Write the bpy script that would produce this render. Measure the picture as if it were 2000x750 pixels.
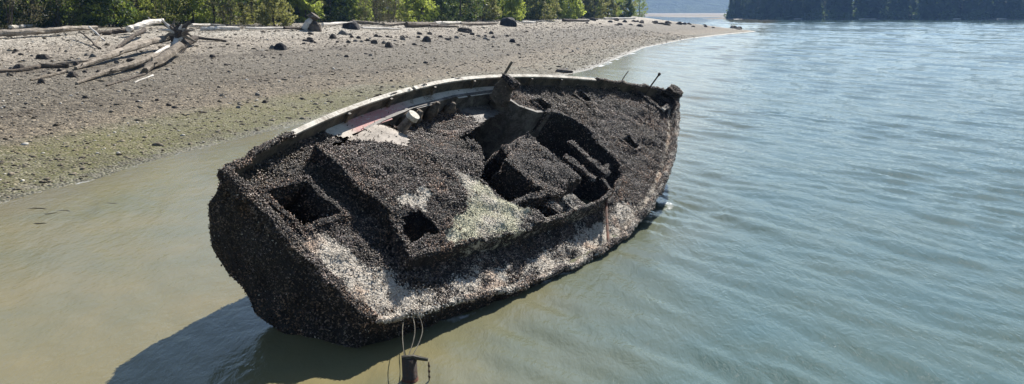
import bpy, math, random
import numpy as np
from mathutils import Vector, Matrix
random.seed(7); RNG = np.random.default_rng(7)
scene = bpy.context.scene
for o in list(bpy.data.objects): bpy.data.objects.remove(o)
col = scene.collection

# ------------------------------------------------------------------ camera
F = 1556.0; CX, CY, YH = 1000.0, 375.0, 22.0
PITCH = math.atan((CY - YH) / F); CAMH = 4.0832
cam = bpy.data.cameras.new('camera'); cam.sensor_width = 36; cam.lens = 36 * F / 2000
cam.clip_start = .1; cam.clip_end = 20000
camo = bpy.data.objects.new('camera', cam); col.objects.link(camo)
camo.location = (0, 0, CAMH); camo.rotation_euler = (math.pi / 2 - PITCH, 0, 0)
scene.camera = camo
# ------------------------------------------------------------------ sky, sun, exposure
SUN = Vector((.245, .695, .655)).normalized()
SUN_EL = math.asin(SUN.z); SUN_AZ = math.atan2(SUN.x, SUN.y)
w = bpy.data.worlds.new('World'); scene.world = w; w.use_nodes = True
nt = w.node_tree; bg = nt.nodes['Background']
sky = nt.nodes.new('ShaderNodeTexSky'); sky.sky_type = 'NISHITA'; sky.sun_disc = False
sky.sun_elevation = SUN_EL; sky.sun_rotation = SUN_AZ; sky.air_density = 1.15; sky.dust_density = 0.35; sky.ozone_density = 2.0
nt.links.new(sky.outputs[0], bg.inputs[0]); bg.inputs[1].default_value = .06
sl = bpy.data.lights.new('sun', 'SUN'); sl.energy = 5.0; sl.angle = math.radians(.53); sl.color = (1, .955, .89)
so = bpy.data.objects.new('sun', sl); col.objects.link(so); so.location = (30, 45, 80)
so.rotation_euler = (-SUN).to_track_quat('-Z', 'Y').to_euler()
vs = scene.view_settings; vs.view_transform = 'Standard'; vs.look = 'None'; vs.gamma = 1; vs.exposure = 1.0
vs.use_curve_mapping = False
scene.render.engine = 'CYCLES'
scene.cycles.volume_bounces = 1
scene.cycles.sample_clamp_direct = 2.5; scene.cycles.sample_clamp_indirect = 4

# ------------------------------------------------------------------ helpers
def hash3(i, j, k, s=0):
    n = (i * 374761393 + j * 668265263 + k * 2147483647 + s * 1274126177) & 0xffffffff
    n = ((n ^ (n >> 13)) * 1274126177) & 0xffffffff
    n = ((n ^ (n >> 16)) * 2246822519) & 0xffffffff
    return ((n ^ (n >> 15)) & 0xffff) / 65535.0
def vnoise(p, s=0):
    p = np.asarray(p, float); f = np.floor(p); t = p - f; t = t * t * (3 - 2 * t); f = f.astype(np.int64)
    r = 0
    for a in (0, 1):
        for b in (0, 1):
            for c in (0, 1):
                wgt = (t[..., 0] if a else 1 - t[..., 0]) * (t[..., 1] if b else 1 - t[..., 1]) * (t[..., 2] if c else 1 - t[..., 2])
                r = r + wgt * hash3(f[..., 0] + a, f[..., 1] + b, f[..., 2] + c, s)
    return r * 2 - 1
def fbm(p, o=3, s=0):
    p = np.asarray(p, float); r = 0; a = 1.0
    for i in range(o): r = r + a * vnoise(p * 2 ** i + 17.3 * i, s + i); a *= .5
    return r / 1.75
def smooth(a, b, x):
    t = np.clip((x - a) / (b - a), 0, 1); return t * t * (3 - 2 * t)

def setprops(o, label=None, cat=None, group=None, kind=None):
    if label: o['label'] = label
    if cat: o['category'] = cat
    if group: o['group'] = group
    if kind: o['kind'] = kind
    return o
def empty(name, loc=(0, 0, 0), **k):
    o = bpy.data.objects.new(name, None); o.location = loc; o.empty_display_size = .2; col.objects.link(o)
    return setprops(o, **k)
def meshdata(name, V, Fc, mat=None, smoothsh=False, attrs=None):
    me = bpy.data.meshes.new(name)
    V = np.asarray(V, float)
    if isinstance(Fc, np.ndarray):
        n, k = Fc.shape
        me.vertices.add(len(V)); me.vertices.foreach_set('co', V.astype(np.float32).ravel())
        me.loops.add(n * k); me.loops.foreach_set('vertex_index', Fc.astype(np.int32).ravel())
        me.polygons.add(n); me.polygons.foreach_set('loop_start', np.arange(0, n * k, k, dtype=np.int32))
        me.update(calc_edges=True)
    else:
        me.from_pydata(V.tolist(), [], Fc); me.update()
    if attrs:
        for nm, a in attrs.items():
            a = np.asarray(a, np.float32)
            if a.ndim == 1:
                at = me.attributes.new(nm, 'FLOAT', 'POINT'); at.data.foreach_set('value', a)
            else:
                at = me.attributes.new(nm, 'FLOAT_COLOR', 'POINT')
                if a.shape[1] == 3: a = np.concatenate([a, np.ones((len(a), 1), np.float32)], 1)
                at.data.foreach_set('color', a.ravel())
    if mat: me.materials.append(mat)
    if smoothsh: me.polygons.foreach_set('use_smooth', np.ones(len(me.polygons), bool))
    me.validate(); return me
def obj(name, me, parent=None, loc=None, **k):
    o = bpy.data.objects.new(name, me); col.objects.link(o)
    if parent: o.parent = parent
    if loc is not None: o.location = loc
    return setprops(o, **k)

class MB:
    def __init__(s): s.V = []; s.F = []
    def add(s, V, Fc):
        b = len(s.V); s.V += [tuple(v) for v in V]; s.F += [tuple(i + b for i in f) for f in Fc]; return s
    def box(s, c, size, M=None):
        c = Vector(c); h = Vector(size) / 2; vs_ = []
        for x in (-1, 1):
            for y in (-1, 1):
                for z in (-1, 1):
                    v = Vector((x * h.x, y * h.y, z * h.z))
                    if M: v = M @ v
                    vs_.append(c + v)
        return s.add(vs_, [(0, 1, 3, 2), (4, 6, 7, 5), (0, 4, 5, 1), (2, 3, 7, 6), (0, 2, 6, 4), (1, 5, 7, 3)])
    def tube(s, pts, rad, n=8, cap=True, wob=0, seed=0):
        pts = [Vector(p) for p in pts]; m = len(pts)
        if not hasattr(rad, '__len__'): rad = [rad] * m
        rnd = random.Random(seed); V = []; up = Vector((0, 0, 1))
        for i, p in enumerate(pts):
            d = (pts[min(i + 1, m - 1)] - pts[max(i - 1, 0)]).normalized()
            a = d.cross(up)
            if a.length < .05: a = d.cross(Vector((1, 0, 0)))
            a.normalize(); b = d.cross(a)
            for k in range(n):
                t = 2 * math.pi * k / n; r = rad[i] * (1 + wob * (rnd.random() - .5))
                V.append(p + a * math.cos(t) * r + b * math.sin(t) * r)
        Fc = [(i * n + k, i * n + (k + 1) % n, (i + 1) * n + (k + 1) % n, (i + 1) * n + k) for i in range(m - 1) for k in range(n)]
        if cap: Fc += [tuple(range(n))[::-1], tuple((m - 1) * n + k for k in range(n))]
        return s.add(V, Fc)
    def build(s, name, mat, parent=None, sm=False, **k):
        return obj(name, meshdata(name, s.V, s.F, mat, sm), parent, **k)

# ------------------------------------------------------------------ materials
def newmat(name):
    m = bpy.data.materials.new(name); m.use_nodes = True; t = m.node_tree
    for n in list(t.nodes): t.nodes.remove(n)
    out = t.nodes.new('ShaderNodeOutputMaterial'); return m, t, out
def N(t, typ, ins=None, **k):
    n = t.nodes.new(typ)
    for a, v in k.items(): setattr(n, a, v)
    if ins:
        for a, v in ins.items():
            if hasattr(v, 'is_linked') or isinstance(v, bpy.types.NodeSocket): t.links.new(v, n.inputs[a])
            else: n.inputs[a].default_value = v
    return n
def ramp(t, fac, stops, interp='LINEAR'):
    n = t.nodes.new('ShaderNodeValToRGB'); n.color_ramp.interpolation = interp
    e = n.color_ramp.elements
    while len(e) < len(stops): e.new(.5)
    for i, (p, c) in enumerate(stops):
        e[i].position = p; e[i].color = (c[0], c[1], c[2], 1) if hasattr(c, '__len__') else (c, c, c, 1)
    t.links.new(fac, n.inputs[0]); return n.outputs[0]
def mix(t, f, a, b, blend='MIX'):
    n = t.nodes.new('ShaderNodeMix'); n.data_type = 'RGBA'; n.blend_type = blend
    for i, v in ((0, f), (6, a), (7, b)):
        if isinstance(v, bpy.types.NodeSocket): t.links.new(v, n.inputs[i])
        elif i == 0: n.inputs[0].default_value = v
        else: n.inputs[i].default_value = (v[0], v[1], v[2], 1)
    return n.outputs[2]
def math_(t, op, a, b=0.0, c=0.0, clamp=False):
    n = t.nodes.new('ShaderNodeMath'); n.operation = op; n.use_clamp = clamp
    for i, v in enumerate((a, b, c)):
        if isinstance(v, bpy.types.NodeSocket): t.links.new(v, n.inputs[i])
        else: n.inputs[i].default_value = v
    return n.outputs[0]
def noise(t, vec, scale, detail=4, rough=.55, dist=0):
    return N(t, 'ShaderNodeTexNoise', {'Vector': vec, 'Scale': scale, 'Detail': detail, 'Roughness': rough, 'Distortion': dist}).outputs[0]
def coords(t, kind='Object'): return N(t, 'ShaderNodeTexCoord').outputs[kind]
def mapping(t, vec, sc=(1, 1, 1), rot=(0, 0, 0)): return N(t, 'ShaderNodeMapping', {'Vector': vec, 'Scale': sc, 'Rotation': rot}).outputs[0]
def attr(t, name): return N(t, 'ShaderNodeAttribute', attribute_name=name)
def finish(t, out, colr, rough=.8, bumph=None, bumpd=.02, spec=.4, **extra):
    p = N(t, 'ShaderNodeBsdfPrincipled')
    for k, v in (('Base Color', colr), ('Roughness', rough)):
        if isinstance(v, bpy.types.NodeSocket): t.links.new(v, p.inputs[k])
        else: p.inputs[k].default_value = v if k != 'Base Color' else (v[0], v[1], v[2], 1)
    p.inputs['Specular IOR Level'].default_value = spec
    for k, v in extra.items(): p.inputs[k.replace('_', ' ')].default_value = v
    if bumph is not None:
        b = N(t, 'ShaderNodeBump', {'Height': bumph, 'Distance': bumpd, 'Strength': 1.0}); t.links.new(b.outputs[0], p.inputs['Normal'])
    t.links.new(p.outputs[0], out.inputs[0]); return p

def mat_wood(name, c0, c1, c2, scale=3.0):
    m, t, out = newmat(name); v = coords(t); info = N(t, 'ShaderNodeObjectInfo')
    a = noise(t, v, scale, 5, .65); b = noise(t, v, scale * 7, 4, .7)
    h = math_(t, 'ADD', math_(t, 'MULTIPLY', a, .6), math_(t, 'MULTIPLY', b, .5))
    h = math_(t, 'ADD', h, math_(t, 'MULTIPLY', math_(t, 'SUBTRACT', info.outputs['Random'], .5), .12))
    c = ramp(t, h, [(.34, c0), (.52, c1), (.68, c2)])
    finish(t, out, c, .85, h, .04, .2); return m
M_drift = mat_wood('driftwood_grey', (.035, .028, .02), (.15, .122, .09), (.36, .31, .25))
M_dark = mat_wood('driftwood_dark', (.02, .016, .012), (.07, .054, .04), (.17, .135, .1))
M_bleach = mat_wood('driftwood_bleached', (.25, .22, .18), (.5, .46, .4), (.68, .64, .58))
M_bark = mat_wood('bark', (.02, .016, .012), (.06, .048, .036), (.13, .11, .09), 6)

def mat_rock(name, c0, c1, c2):
    m, t, out = newmat(name); v = coords(t, 'Object'); info = N(t, 'ShaderNodeObjectInfo')
    vv = N(t, 'ShaderNodeVectorMath', {0: v, 1: info.outputs['Location']}, operation='ADD').outputs[0]
    a = noise(t, vv, 2.2, 6, .65); b = noise(t, vv, 14, 4, .7)
    h = math_(t, 'ADD', math_(t, 'MULTIPLY', a, .6), math_(t, 'MULTIPLY', b, .4))
    finish(t, out, ramp(t, h, [(.36, c0), (.5, c1), (.66, c2)]), .85, h, .06, .25); return m
M_rock = mat_rock('rock_weedy', (.018, .014, .011), (.055, .043, .034), (.15, .125, .1))
M_rockb = mat_rock('rock_black', (.008, .007, .008), (.022, .02, .022), (.06, .055, .055))
M_rockg = mat_rock('rock_grey', (.06, .053, .046), (.15, .135, .115), (.3, .27, .235))

def mat_leaf(name, c, c2):
    m, t, out = newmat(name); a = attr(t, 'shade').outputs['Fac']
    colr = mix(t, a, c, c2)
    d = N(t, 'ShaderNodeBsdfPrincipled', {'Base Color': colr, 'Roughness': .55}); d.inputs['Specular IOR Level'].default_value = .3
    tr = N(t, 'ShaderNodeBsdfTranslucent', {'Color': mix(t, .5, colr, (c2[0] * 1.5, c2[1] * 1.5, c2[2]), 'MIX')})
    ms = N(t, 'ShaderNodeMixShader', {0: .52, 1: d.outputs[0], 2: tr.outputs[0]}); t.links.new(ms.outputs[0], out.inputs[0]); return m
LEAF = {'bright': mat_leaf('leaves_bright', (.15, .195, .035), (.36, .41, .1)),
        'mid': mat_leaf('leaves_mid', (.1, .14, .03), (.27, .32, .08)),
        'dark': mat_leaf('leaves_dark', (.025, .045, .014), (.08, .115, .035)),
        'olive': mat_leaf('leaves_olive', (.11, .12, .045), (.25, .25, .1)),
        'fir': mat_leaf('needles_dark', (.015, .03, .013), (.1, .145, .045)),
        'twig': mat_leaf('leaves_grey_twiggy', (.05, .045, .032), (.1, .095, .06))}

# wreck materials
def mat_crust():
    m, t, out = newmat('crusted_planking'); v = coords(t)
    pale = attr(t, 'pale').outputs['Fac']; tone = attr(t, 'tint')
    n1 = noise(t, v, 9, 5, .7); n2 = noise(t, v, 42, 4, .75)
    vor = N(t, 'ShaderNodeTexVoronoi', {'Vector': v, 'Scale': 26.0}).outputs['Distance']
    darkc = ramp(t, math_(t, 'ADD', math_(t, 'MULTIPLY', n1, .5), math_(t, 'MULTIPLY', n2, .5)), [(.36, (.008, .007, .007)), (.52, (.025, .021, .019)), (.68, (.075, .062, .052))])
    palec = ramp(t, math_(t, 'ADD', math_(t, 'MULTIPLY', n2, .7), math_(t, 'MULTIPLY', n1, .3)), [(.3, (.1, .08, .062)), (.45, (.36, .315, .255)), (.62, (.6, .55, .47))])
    palec = mix(t, 1.0, palec, tone.outputs['Color'], 'MULTIPLY')
    k = math_(t, 'ADD', pale, math_(t, 'MULTIPLY', math_(t, 'SUBTRACT', n1, .5), 1.5))
    k = math_(t, 'ADD', k, math_(t, 'MULTIPLY', math_(t, 'SUBTRACT', n2, .5), 1.2))
    f = ramp(t, k, [(.46, 0.0), (.56, 1.0)])
    h = math_(t, 'SUBTRACT', n2, vor)
    finish(t, out, mix(t, f, darkc, palec), .8, h, .03, .3); return m
M_crust = mat_crust()
def mat_mussel():
    m, t, out = newmat('mussel_shell'); a = attr(t, 'Col')
    finish(t, out, a.outputs['Color'], .5, None, 0, .4); return m
M_mussel = mat_mussel()
def mat_paint(name, base, dirt, lo=.42, hi=.6, rough=.7):
    m, t, out = newmat(name); v = coords(t)
    n1 = noise(t, v, 3.5, 6, .7, .6); n2 = noise(t, v, 30, 4, .7)
    k = math_(t, 'ADD', math_(t, 'MULTIPLY', n1, .65), math_(t, 'MULTIPLY', n2, .35))
    f = ramp(t, k, [(lo, 1.0), (hi, 0.0)])
    finish(t, out, mix(t, f, base, dirt), rough, k, .015, .3); return m
M_white = mat_paint('weathered_white_paint', (.52, .48, .4), (.17, .135, .095), .4, .56)
M_capwood = mat_paint('rail_underside_wood', (.16, .125, .085), (.04, .032, .025))
def mat_sidedeck():
    m, t, out = newmat('worn_side_deck'); v = coords(t)
    n1 = noise(t, v, 2.2, 5, .65, .4); n2 = noise(t, v, 24, 4, .7)
    k = math_(t, 'ADD', math_(t, 'MULTIPLY', n1, .7), math_(t, 'MULTIPLY', n2, .3))
    base = ramp(t, k, [(.36, (.2, .165, .125)), (.46, (.44, .39, .32)), (.6, (.58, .52, .44))])
    pink = math_(t, 'MULTIPLY', attr(t, 'pink').outputs['Fac'], ramp(t, n2, [(.35, 0.0), (.5, 1.0)]))
    finish(t, out, mix(t, pink, base, (.47, .22, .2)), .8, k, .02, .25); return m
M_side = mat_sidedeck()
M_grey = mat_paint('bare_grey_planking', (.23, .205, .175), (.06, .05, .042), .44, .64)
M_tan = mat_paint('bare_tan_planking', (.36, .31, .255), (.13, .105, .08), .38, .62)
M_rust = mat_paint('rusty_steel', (.16, .06, .03), (.03, .018, .013), .42, .58, .8)
M_iron = mat_paint('dark_iron', (.04, .035, .03), (.09, .045, .025), .4, .6, .7)
M_rope = mat_paint('weedy_rope', (.09, .078, .05), (.03, .026, .018))

# ------------------------------------------------------------------ terrain
def px_water(u, v, z=0.0):
    c, s = math.cos(PITCH), math.sin(PITCH); x = (u - CX) / F; y = -(v - CY) / F
    d = Vector((x, c + y * s, -s + y * c)); k = (z - CAMH) / d.z
    return (d.x * k, d.y * k)
SH_PX = [(-420, 560), (-150, 448), (0, 400), (100, 371), (200, 346), (300, 313), (400, 288), (520, 259), (700, 217), (850, 186), (1000, 163), (1100, 148), (1150, 137), (1200, 117), (1260, 93), (1350, 75), (1420, 67), (1478, 61.5)]
shore = [px_water(*p) for p in SH_PX]
land1 = [(-60, -60), (-25, -10)] + shore + [(52, 178), (54, 205), (58, 240), (64, 300), (70, 360), (72, 420), (60, 520), (-700, 560), (-900, -60)]
far_land = [(118, 640), (150, 600), (135, 520), (104, 452), (112, 418), (150, 404), (260, 398), (420, 392), (700, 380), (1600, 420), (1600, 1500), (60, 1500), (110, 720)]
land1 = np.array(land1, float); far_land = np.array(far_land, float)
def sdist(X, Y, poly):
    a = poly; b = np.roll(poly, -1, 0); best = np.full(X.shape, 1e18); inside = np.zeros(X.shape, bool)
    for (ax, ay), (bx, by) in zip(a, b):
        ex, ey = bx - ax, by - ay
        t = np.clip(((X - ax) * ex + (Y - ay) * ey) / (ex * ex + ey * ey), 0, 1)
        best = np.minimum(best, (X - ax - t * ex) ** 2 + (Y - ay - t * ey) ** 2)
        cond = ((ay > Y) != (by > Y))
        xx = ax + (Y - ay) / (ey if abs(ey) > 1e-9 else 1e-9) * ex
        inside ^= cond & (X < xx)
    d = np.sqrt(best); return np.where(inside, d, -d)
def profile(d):
    e = np.where(d < 4, .05 * d, .2 + .135 * (d - 4)); top = 2.75
    return np.where(e > top, top + (e - top) * .12, e)
def height(X, Y):
    X = np.asarray(X, float); Y = np.asarray(Y, float)
    d = sdist(X, Y, land1)
    P = np.stack([X, Y, 0 * X], -1)
    d = d + (.35 * fbm(P * .35, 2, 3) + .12 * fbm(P * 1.3, 2, 5)) * smooth(-3, 6, d) * np.clip(40 / (Y + 1), .5, 1.6)
    e = profile(np.maximum(d, 0)) + np.minimum(d, 0) * .09
    e = np.maximum(e, -2.2 + .02 * np.minimum(d, 0)).clip(-4)
    e = e + .05 * fbm(P * .6, 3, 9) * smooth(0, 8, d) + .02 * fbm(P * 3, 2, 11) * smooth(0, 3, d)
    d2 = sdist(X, Y, far_land)
    e2 = np.where(d2 > 0, np.minimum(.05 * d2, .9), -4)
    e2 = np.where((d2 > 0) & (X < Y * .25), np.minimum(e2, .9), e2)
    return np.maximum(e, e2)
def ground_at(x, y): return float(height(np.array([x]), np.array([y]))[0])
def px_ground(u, v):
    c, s = math.cos(PITCH), math.sin(PITCH); x = (u - CX) / F; y = -(v - CY) / F
    d = np.array([x, c + y * s, -s + y * c]); T = np.concatenate([np.arange(8, 120, .25), np.arange(120, 420, 1.0)])
    Pn = d[None] * T[:, None] + np.array([0, 0, CAMH]); hh = np.maximum(height(Pn[:, 0], Pn[:, 1]), 0)
    i = np.argmax(Pn[:, 2] < hh)
    if Pn[i, 2] >= hh[i]: i = len(T) - 1
    p = Pn[i]; return Vector((p[0], p[1], hh[i])), T[i]
def px_scale(T): return T / F     # metres per photo pixel at that distance

def lines(parts):
    r = []
    for a, b, st in parts: r += list(np.arange(a, b, st))
    return np.array(r)
gx = lines([(-4000, -800, 400), (-800, -200, 60), (-200, -60, 10), (-60, -32, 1.2), (-32, 14, .3), (14, 60, .7), (60, 130, 5), (130, 600, 15), (600, 4001, 340)])
gy = lines([(-300, -20, 40), (-20, 8, 4), (8, 16, .8), (16, 58, .3), (58, 110, .6), (110, 230, 1.6), (230, 600, 10), (600, 1500, 60), (1500, 7001, 500)])
GX, GY = np.meshgrid(gx, gy); GZ = height(GX, GY)
nyy, nxx = GX.shape
idx = np.arange(nyy * nxx).reshape(nyy, nxx)
quads = np.stack([idx[:-1, :-1], idx[:-1, 1:], idx[1:, 1:], idx[1:, :-1]], -1).reshape(-1, 4)
def mat_ground():
    m, t, out = newmat('beach'); geo = N(t, 'ShaderNodeNewGeometry'); v = geo.outputs['Position']
    z = N(t, 'ShaderNodeSeparateXYZ', {0: v}).outputs[2]
    big = noise(t, v, .35, 4, .6); midn = noise(t, v, 2.2, 5, .7); fine = noise(t, v, 9, 4, .8)
    vor = N(t, 'ShaderNodeTexVoronoi', {'Vector': v, 'Scale': 13.0, 'Randomness': 1.0}); st = vor.outputs['Color']; sd = vor.outputs['Distance']
    stv = N(t, 'ShaderNodeSeparateColor', {0: st}).outputs[0]
    zz = math_(t, 'ADD', z, math_(t, 'MULTIPLY', math_(t, 'SUBTRACT', big, .5), 1.0))
    zz = math_(t, 'ADD', zz, math_(t, 'MULTIPLY', math_(t, 'SUBTRACT', midn, .5), .35))
    zn = math_(t, 'DIVIDE', zz, 3.2)
    band = ramp(t, zn, [(0.0, (.1, .088, .06)), (.03, (.15, .135, .1)), (.1, (.15, .122, .085)), (.3, (.118, .102, .077)), (.5, (.152, .132, .103)), (.66, (.26, .226, .18)), (.84, (.32, .29, .24)), (.95, (.17, .145, .11)), (1.0, (.09, .075, .05))])
    # pebble speckle
    pk = ramp(t, stv, [(0.0, .3), (.35, .7), (.68, 1.05), (.9, 1.5), (1.0, 2.3)])
    c = mix(t, 1.0, band, pk, 'MULTIPLY')
    f2 = ramp(t, fine, [(.25, .6), (.5, 1.0), (.75, 1.45)]); c = mix(t, 1.0, c, f2, 'MULTIPLY')
    # green weed near the water on the sheltered side
    x, y, _z = [N(t, 'ShaderNodeSeparateXYZ', {0: v}).outputs[i] for i in range(3)]
    gz = ramp(t, math_(t, 'ADD', z, math_(t, 'MULTIPLY', math_(t, 'SUBTRACT', midn, .5), .3)), [(.0, .2), (.04, .9), (.22, .85), (.38, 0.0)])
    gy_ = ramp(t, math_(t, 'DIVIDE', y, 60.0), [(.25, .55), (.4, 1.0), (.62, .9), (.8, 0.0)])
    gn = ramp(t, math_(t, 'ADD', math_(t, 'MULTIPLY', big, .5), math_(t, 'MULTIPLY', midn, .5)), [(.32, 0.15), (.52, 1.0)])
    g = math_(t, 'MULTIPLY', math_(t, 'MULTIPLY', math_(t, 'MULTIPLY', gz, gy_), gn), ramp(t, stv, [(.2, 1.0), (.8, .5)]))
    c = mix(t, g, c, mix(t, fine, (.055, .058, .016), (.15, .145, .048)))
    wr = math_(t, 'ADD', z, math_(t, 'MULTIPLY', math_(t, 'SUBTRACT', big, .5), .8))
    wl = ramp(t, math_(t, 'DIVIDE', wr, 3.2), [(.2, 0.0), (.225, 1.0), (.25, 0.0), (.46, 0.0), (.49, 1.0), (.53, 0.0), (.66, 0.0), (.68, .8), (.7, 0.0)])
    wk = math_(t, 'MULTIPLY', wl, ramp(t, midn, [(.42, 0.0), (.6, .85)])); c = mix(t, wk, c, (.04, .03, .021))
    wet = ramp(t, z, [(.0, .35), (.06, .8)])
    h = math_(t, 'ADD', math_(t, 'MULTIPLY', sd, -.7), math_(t, 'MULTIPLY', fine, .5))
    finish(t, out, c, wet, h, .07, .12); return m
ground = obj('ground', meshdata('ground', np.stack([GX, GY, GZ], -1).reshape(-1, 3), quads, mat_ground(), True), kind='structure')

# ------------------------------------------------------------------ water
BO = Vector((-2.76403042, 9.6473923, 1.16373087))
BR = np.array([[0.50955157, -0.72400101, 0.46495133], [0.85934422, 0.40094254, -0.31744698], [0.04341316, 0.56130884, 0.82646699]])
wx = lines([(-5000, -1000, 1000), (-1000, -60, 120), (-60, -20, 2), (-20, -12, .25), (-12, 12, .105), (12, 26, .18), (26, 60, .6), (60, 160, 1.3), (160, 420, 5), (420, 1200, 80), (1200, 5001, 900)])
wy = lines([(-300, -20, 60), (-20, 4, 2), (4, 19, .105), (19, 34, .16), (34, 54, .3), (54, 96, .45), (96, 160, .9), (160, 300, 2), (300, 420, 5), (420, 1500, 100), (1500, 7001, 1000)])
WX, WY = np.meshgrid(wx, wy)
dl = sdist(WX, WY, land1)
# waves: run up the bay and bend towards the beach, calmer in the lee of the wreck and in the shallows
lee = smooth(-3.5, 4.5, WX - (WY - 12) * .25)
dist_ = np.hypot(WX, WY); amp = (.2 + .8 * lee) * smooth(0, -3, dl)
WZ = np.zeros_like(WX); rw = random.Random(4)
warp = fbm(np.stack([WX * .22, WY * .22, 0 * WX], -1), 2, 21) * 1.6
mod = .45 + .85 * np.clip(.5 + fbm(np.stack([WX * .3, WY * .3, 0 * WX + 3], -1), 2, 31), 0, 1.2)
step_ = np.maximum(np.gradient(wx)[None, :] * .7, np.gradient(wy)[:, None])
for k in range(26):
    lam = [1.9, 1.5, 1.25, 1.0, .9, .8, .7, .62, .55, .5, .45, .4, .36, .42, .47, .33, 2.4, 3.1, 4.0, 5.0, 6.5, 8.0, 10, 13, 16, 20][k]
    ang = math.radians(207 + rw.uniform(-17, 17) * (1 if lam > .6 else 1.8)); a = (.011 if lam < 2 else .008) * lam ** 1.0 * rw.uniform(.7, 1.2)
    if lam > 2: a = a * smooth(lam * 7, lam * 16, dist_)
    ph = rw.uniform(0, 6.28) + 2 * math.pi * warp * rw.uniform(.15, .5) / max(lam, .6)
    s_ = np.sin(2 * math.pi / lam * (WX * math.cos(ang) + WY * math.sin(ang)) + ph)
    WZ += a * (s_ + .35 * (1 - 2 * np.abs(s_))) * smooth(.42 * lam, .28 * lam, step_)
WZ *= amp * mod
foam = np.zeros_like(WX)
n1 = fbm(np.stack([WX * .9, WY * .9, 0 * WX], -1), 3, 41); n2 = fbm(np.stack([WX * 4, WY * 4, 0 * WX], -1), 3, 45)
foam = np.maximum(foam, smooth(-.30, -.08, dl + .12 * n1) * (.35 + .5 * n2) * smooth(30, 60, WY) )
foam = np.maximum(foam, smooth(-.16, -.05, dl + .06 * n1) * (.25 + .6 * n2))
for off, wd, st_ in [(.0, .5, .45),]:
    band = np.exp(-((dl + off + .5 * n1) / wd) ** 2) * smooth(55, 62, WY) * smooth(120, 85, WY); foam = np.maximum(foam, band * (st_ + .5 * n1 + .35 * n2))
for (u, v, rx, s_) in [(1296, 402, .3, .8), (1285, 425, .25, .6)]:
    fx, fy = px_water(u, v); foam = np.maximum(foam, np.exp(-((WX - fx) ** 2 + ((WY - fy) * .8) ** 2) / rx ** 2) * (s_ + .9 * n2 + .5 * n1))
hw_ = []
for x_ in np.arange(.3, 11, .08):   # where the low side of the hull meets the water
    t_ = x_ / 13.8; b_ = 2.3465 - (2.3465 - 1.468) * (max(.4292 - t_, 0) / .4292) ** 2 if t_ < .4292 else 2.3465 * (1 - ((t_ - .4292) / .5708) ** 1.7289) ** .899
    for zz_ in np.arange(0, -.9, -.06):
        q = BR @ np.array([x_, -b_, zz_]) + np.array(BO)
        if abs(q[2]) < .04: hw_.append(q[:2])
iy = (wy > 8) & (wy < 20); ix_ = (wx > -5) & (wx < 5); sub = np.ix_(iy, ix_); dm = np.full(WX[sub].shape, 9.0)
for q in hw_: dm = np.minimum(dm, np.hypot(WX[sub] - q[0], WY[sub] - q[1]))
foam[sub] = np.maximum(foam[sub], np.exp(-(dm / .13) ** 2) * (.3 + .75 * n2[sub] + .3 * n1[sub]))
foam = np.clip(foam, 0, 1)
silt = 1 - smooth(-2.5, 3.8, WX - (WY - 10) * .33 + .8 * n1)
silt = np.maximum(silt, smooth(-5, -1, dl) * .9)
def mat_water():
    m, t, out = newmat('sea_water'); geo = N(t, 'ShaderNodeNewGeometry'); v = geo.outputs['Position']
    sl_ = attr(t, 'silt').outputs['Fac']; fo = attr(t, 'foam').outputs['Fac']; sh_ = attr(t, 'shallow').outputs['Fac']
    vr = mapping(t, v, (1, .45, 1), (0, 0, math.radians(-28)))
    a = noise(t, vr, 4.2, 4, .6, .4); b = noise(t, vr, 12, 4, .65, .3); cc = noise(t, vr, .55, 3, .6)
    h = math_(t, 'ADD', math_(t, 'MULTIPLY', a, .6), math_(t, 'MULTIPLY', b, .26))
    calm = math_(t, 'SUBTRACT', 1.0, math_(t, 'MULTIPLY', sl_, .5))
    h = math_(t, 'MULTIPLY', h, calm)
    big = noise(t, v, .5, 3, .6)
    colr = mix(t, sl_, (.056, .1, .098), (.18, .15, .072))
    colr = mix(t, math_(t, 'MULTIPLY', ramp(t, big, [(.35, 0.0), (.65, 1.0)]), .35), colr, (.085, .105, .07))
    colr = mix(t, sh_, colr, (.155, .13, .074))
    ff = ramp(t, math_(t, 'ADD', fo, math_(t, 'MULTIPLY', math_(t, 'SUBTRACT', b, .5), .7)), [(.36, 0.0), (.95, 1.0)])
    colr = mix(t, ff, colr, (.72, .74, .74))
    rough = math_(t, 'ADD', .018, math_(t, 'MULTIPLY', ff, .6))
    finish(t, out, colr, rough, h, .055, .5, IOR=1.33); return m
widx = np.arange(WX.size).reshape(WX.shape)
wq = np.stack([widx[:-1, :-1], widx[:-1, 1:], widx[1:, 1:], widx[1:, :-1]], -1).reshape(-1, 4)
water = obj('water', meshdata('water', np.stack([WX, WY, WZ], -1).reshape(-1, 3), wq, mat_water(), True,
            {'foam': foam.ravel(), 'silt': silt.ravel(), 'shallow': (smooth(-1.6, -.1, dl) * .8).ravel()}), kind='structure')

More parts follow.
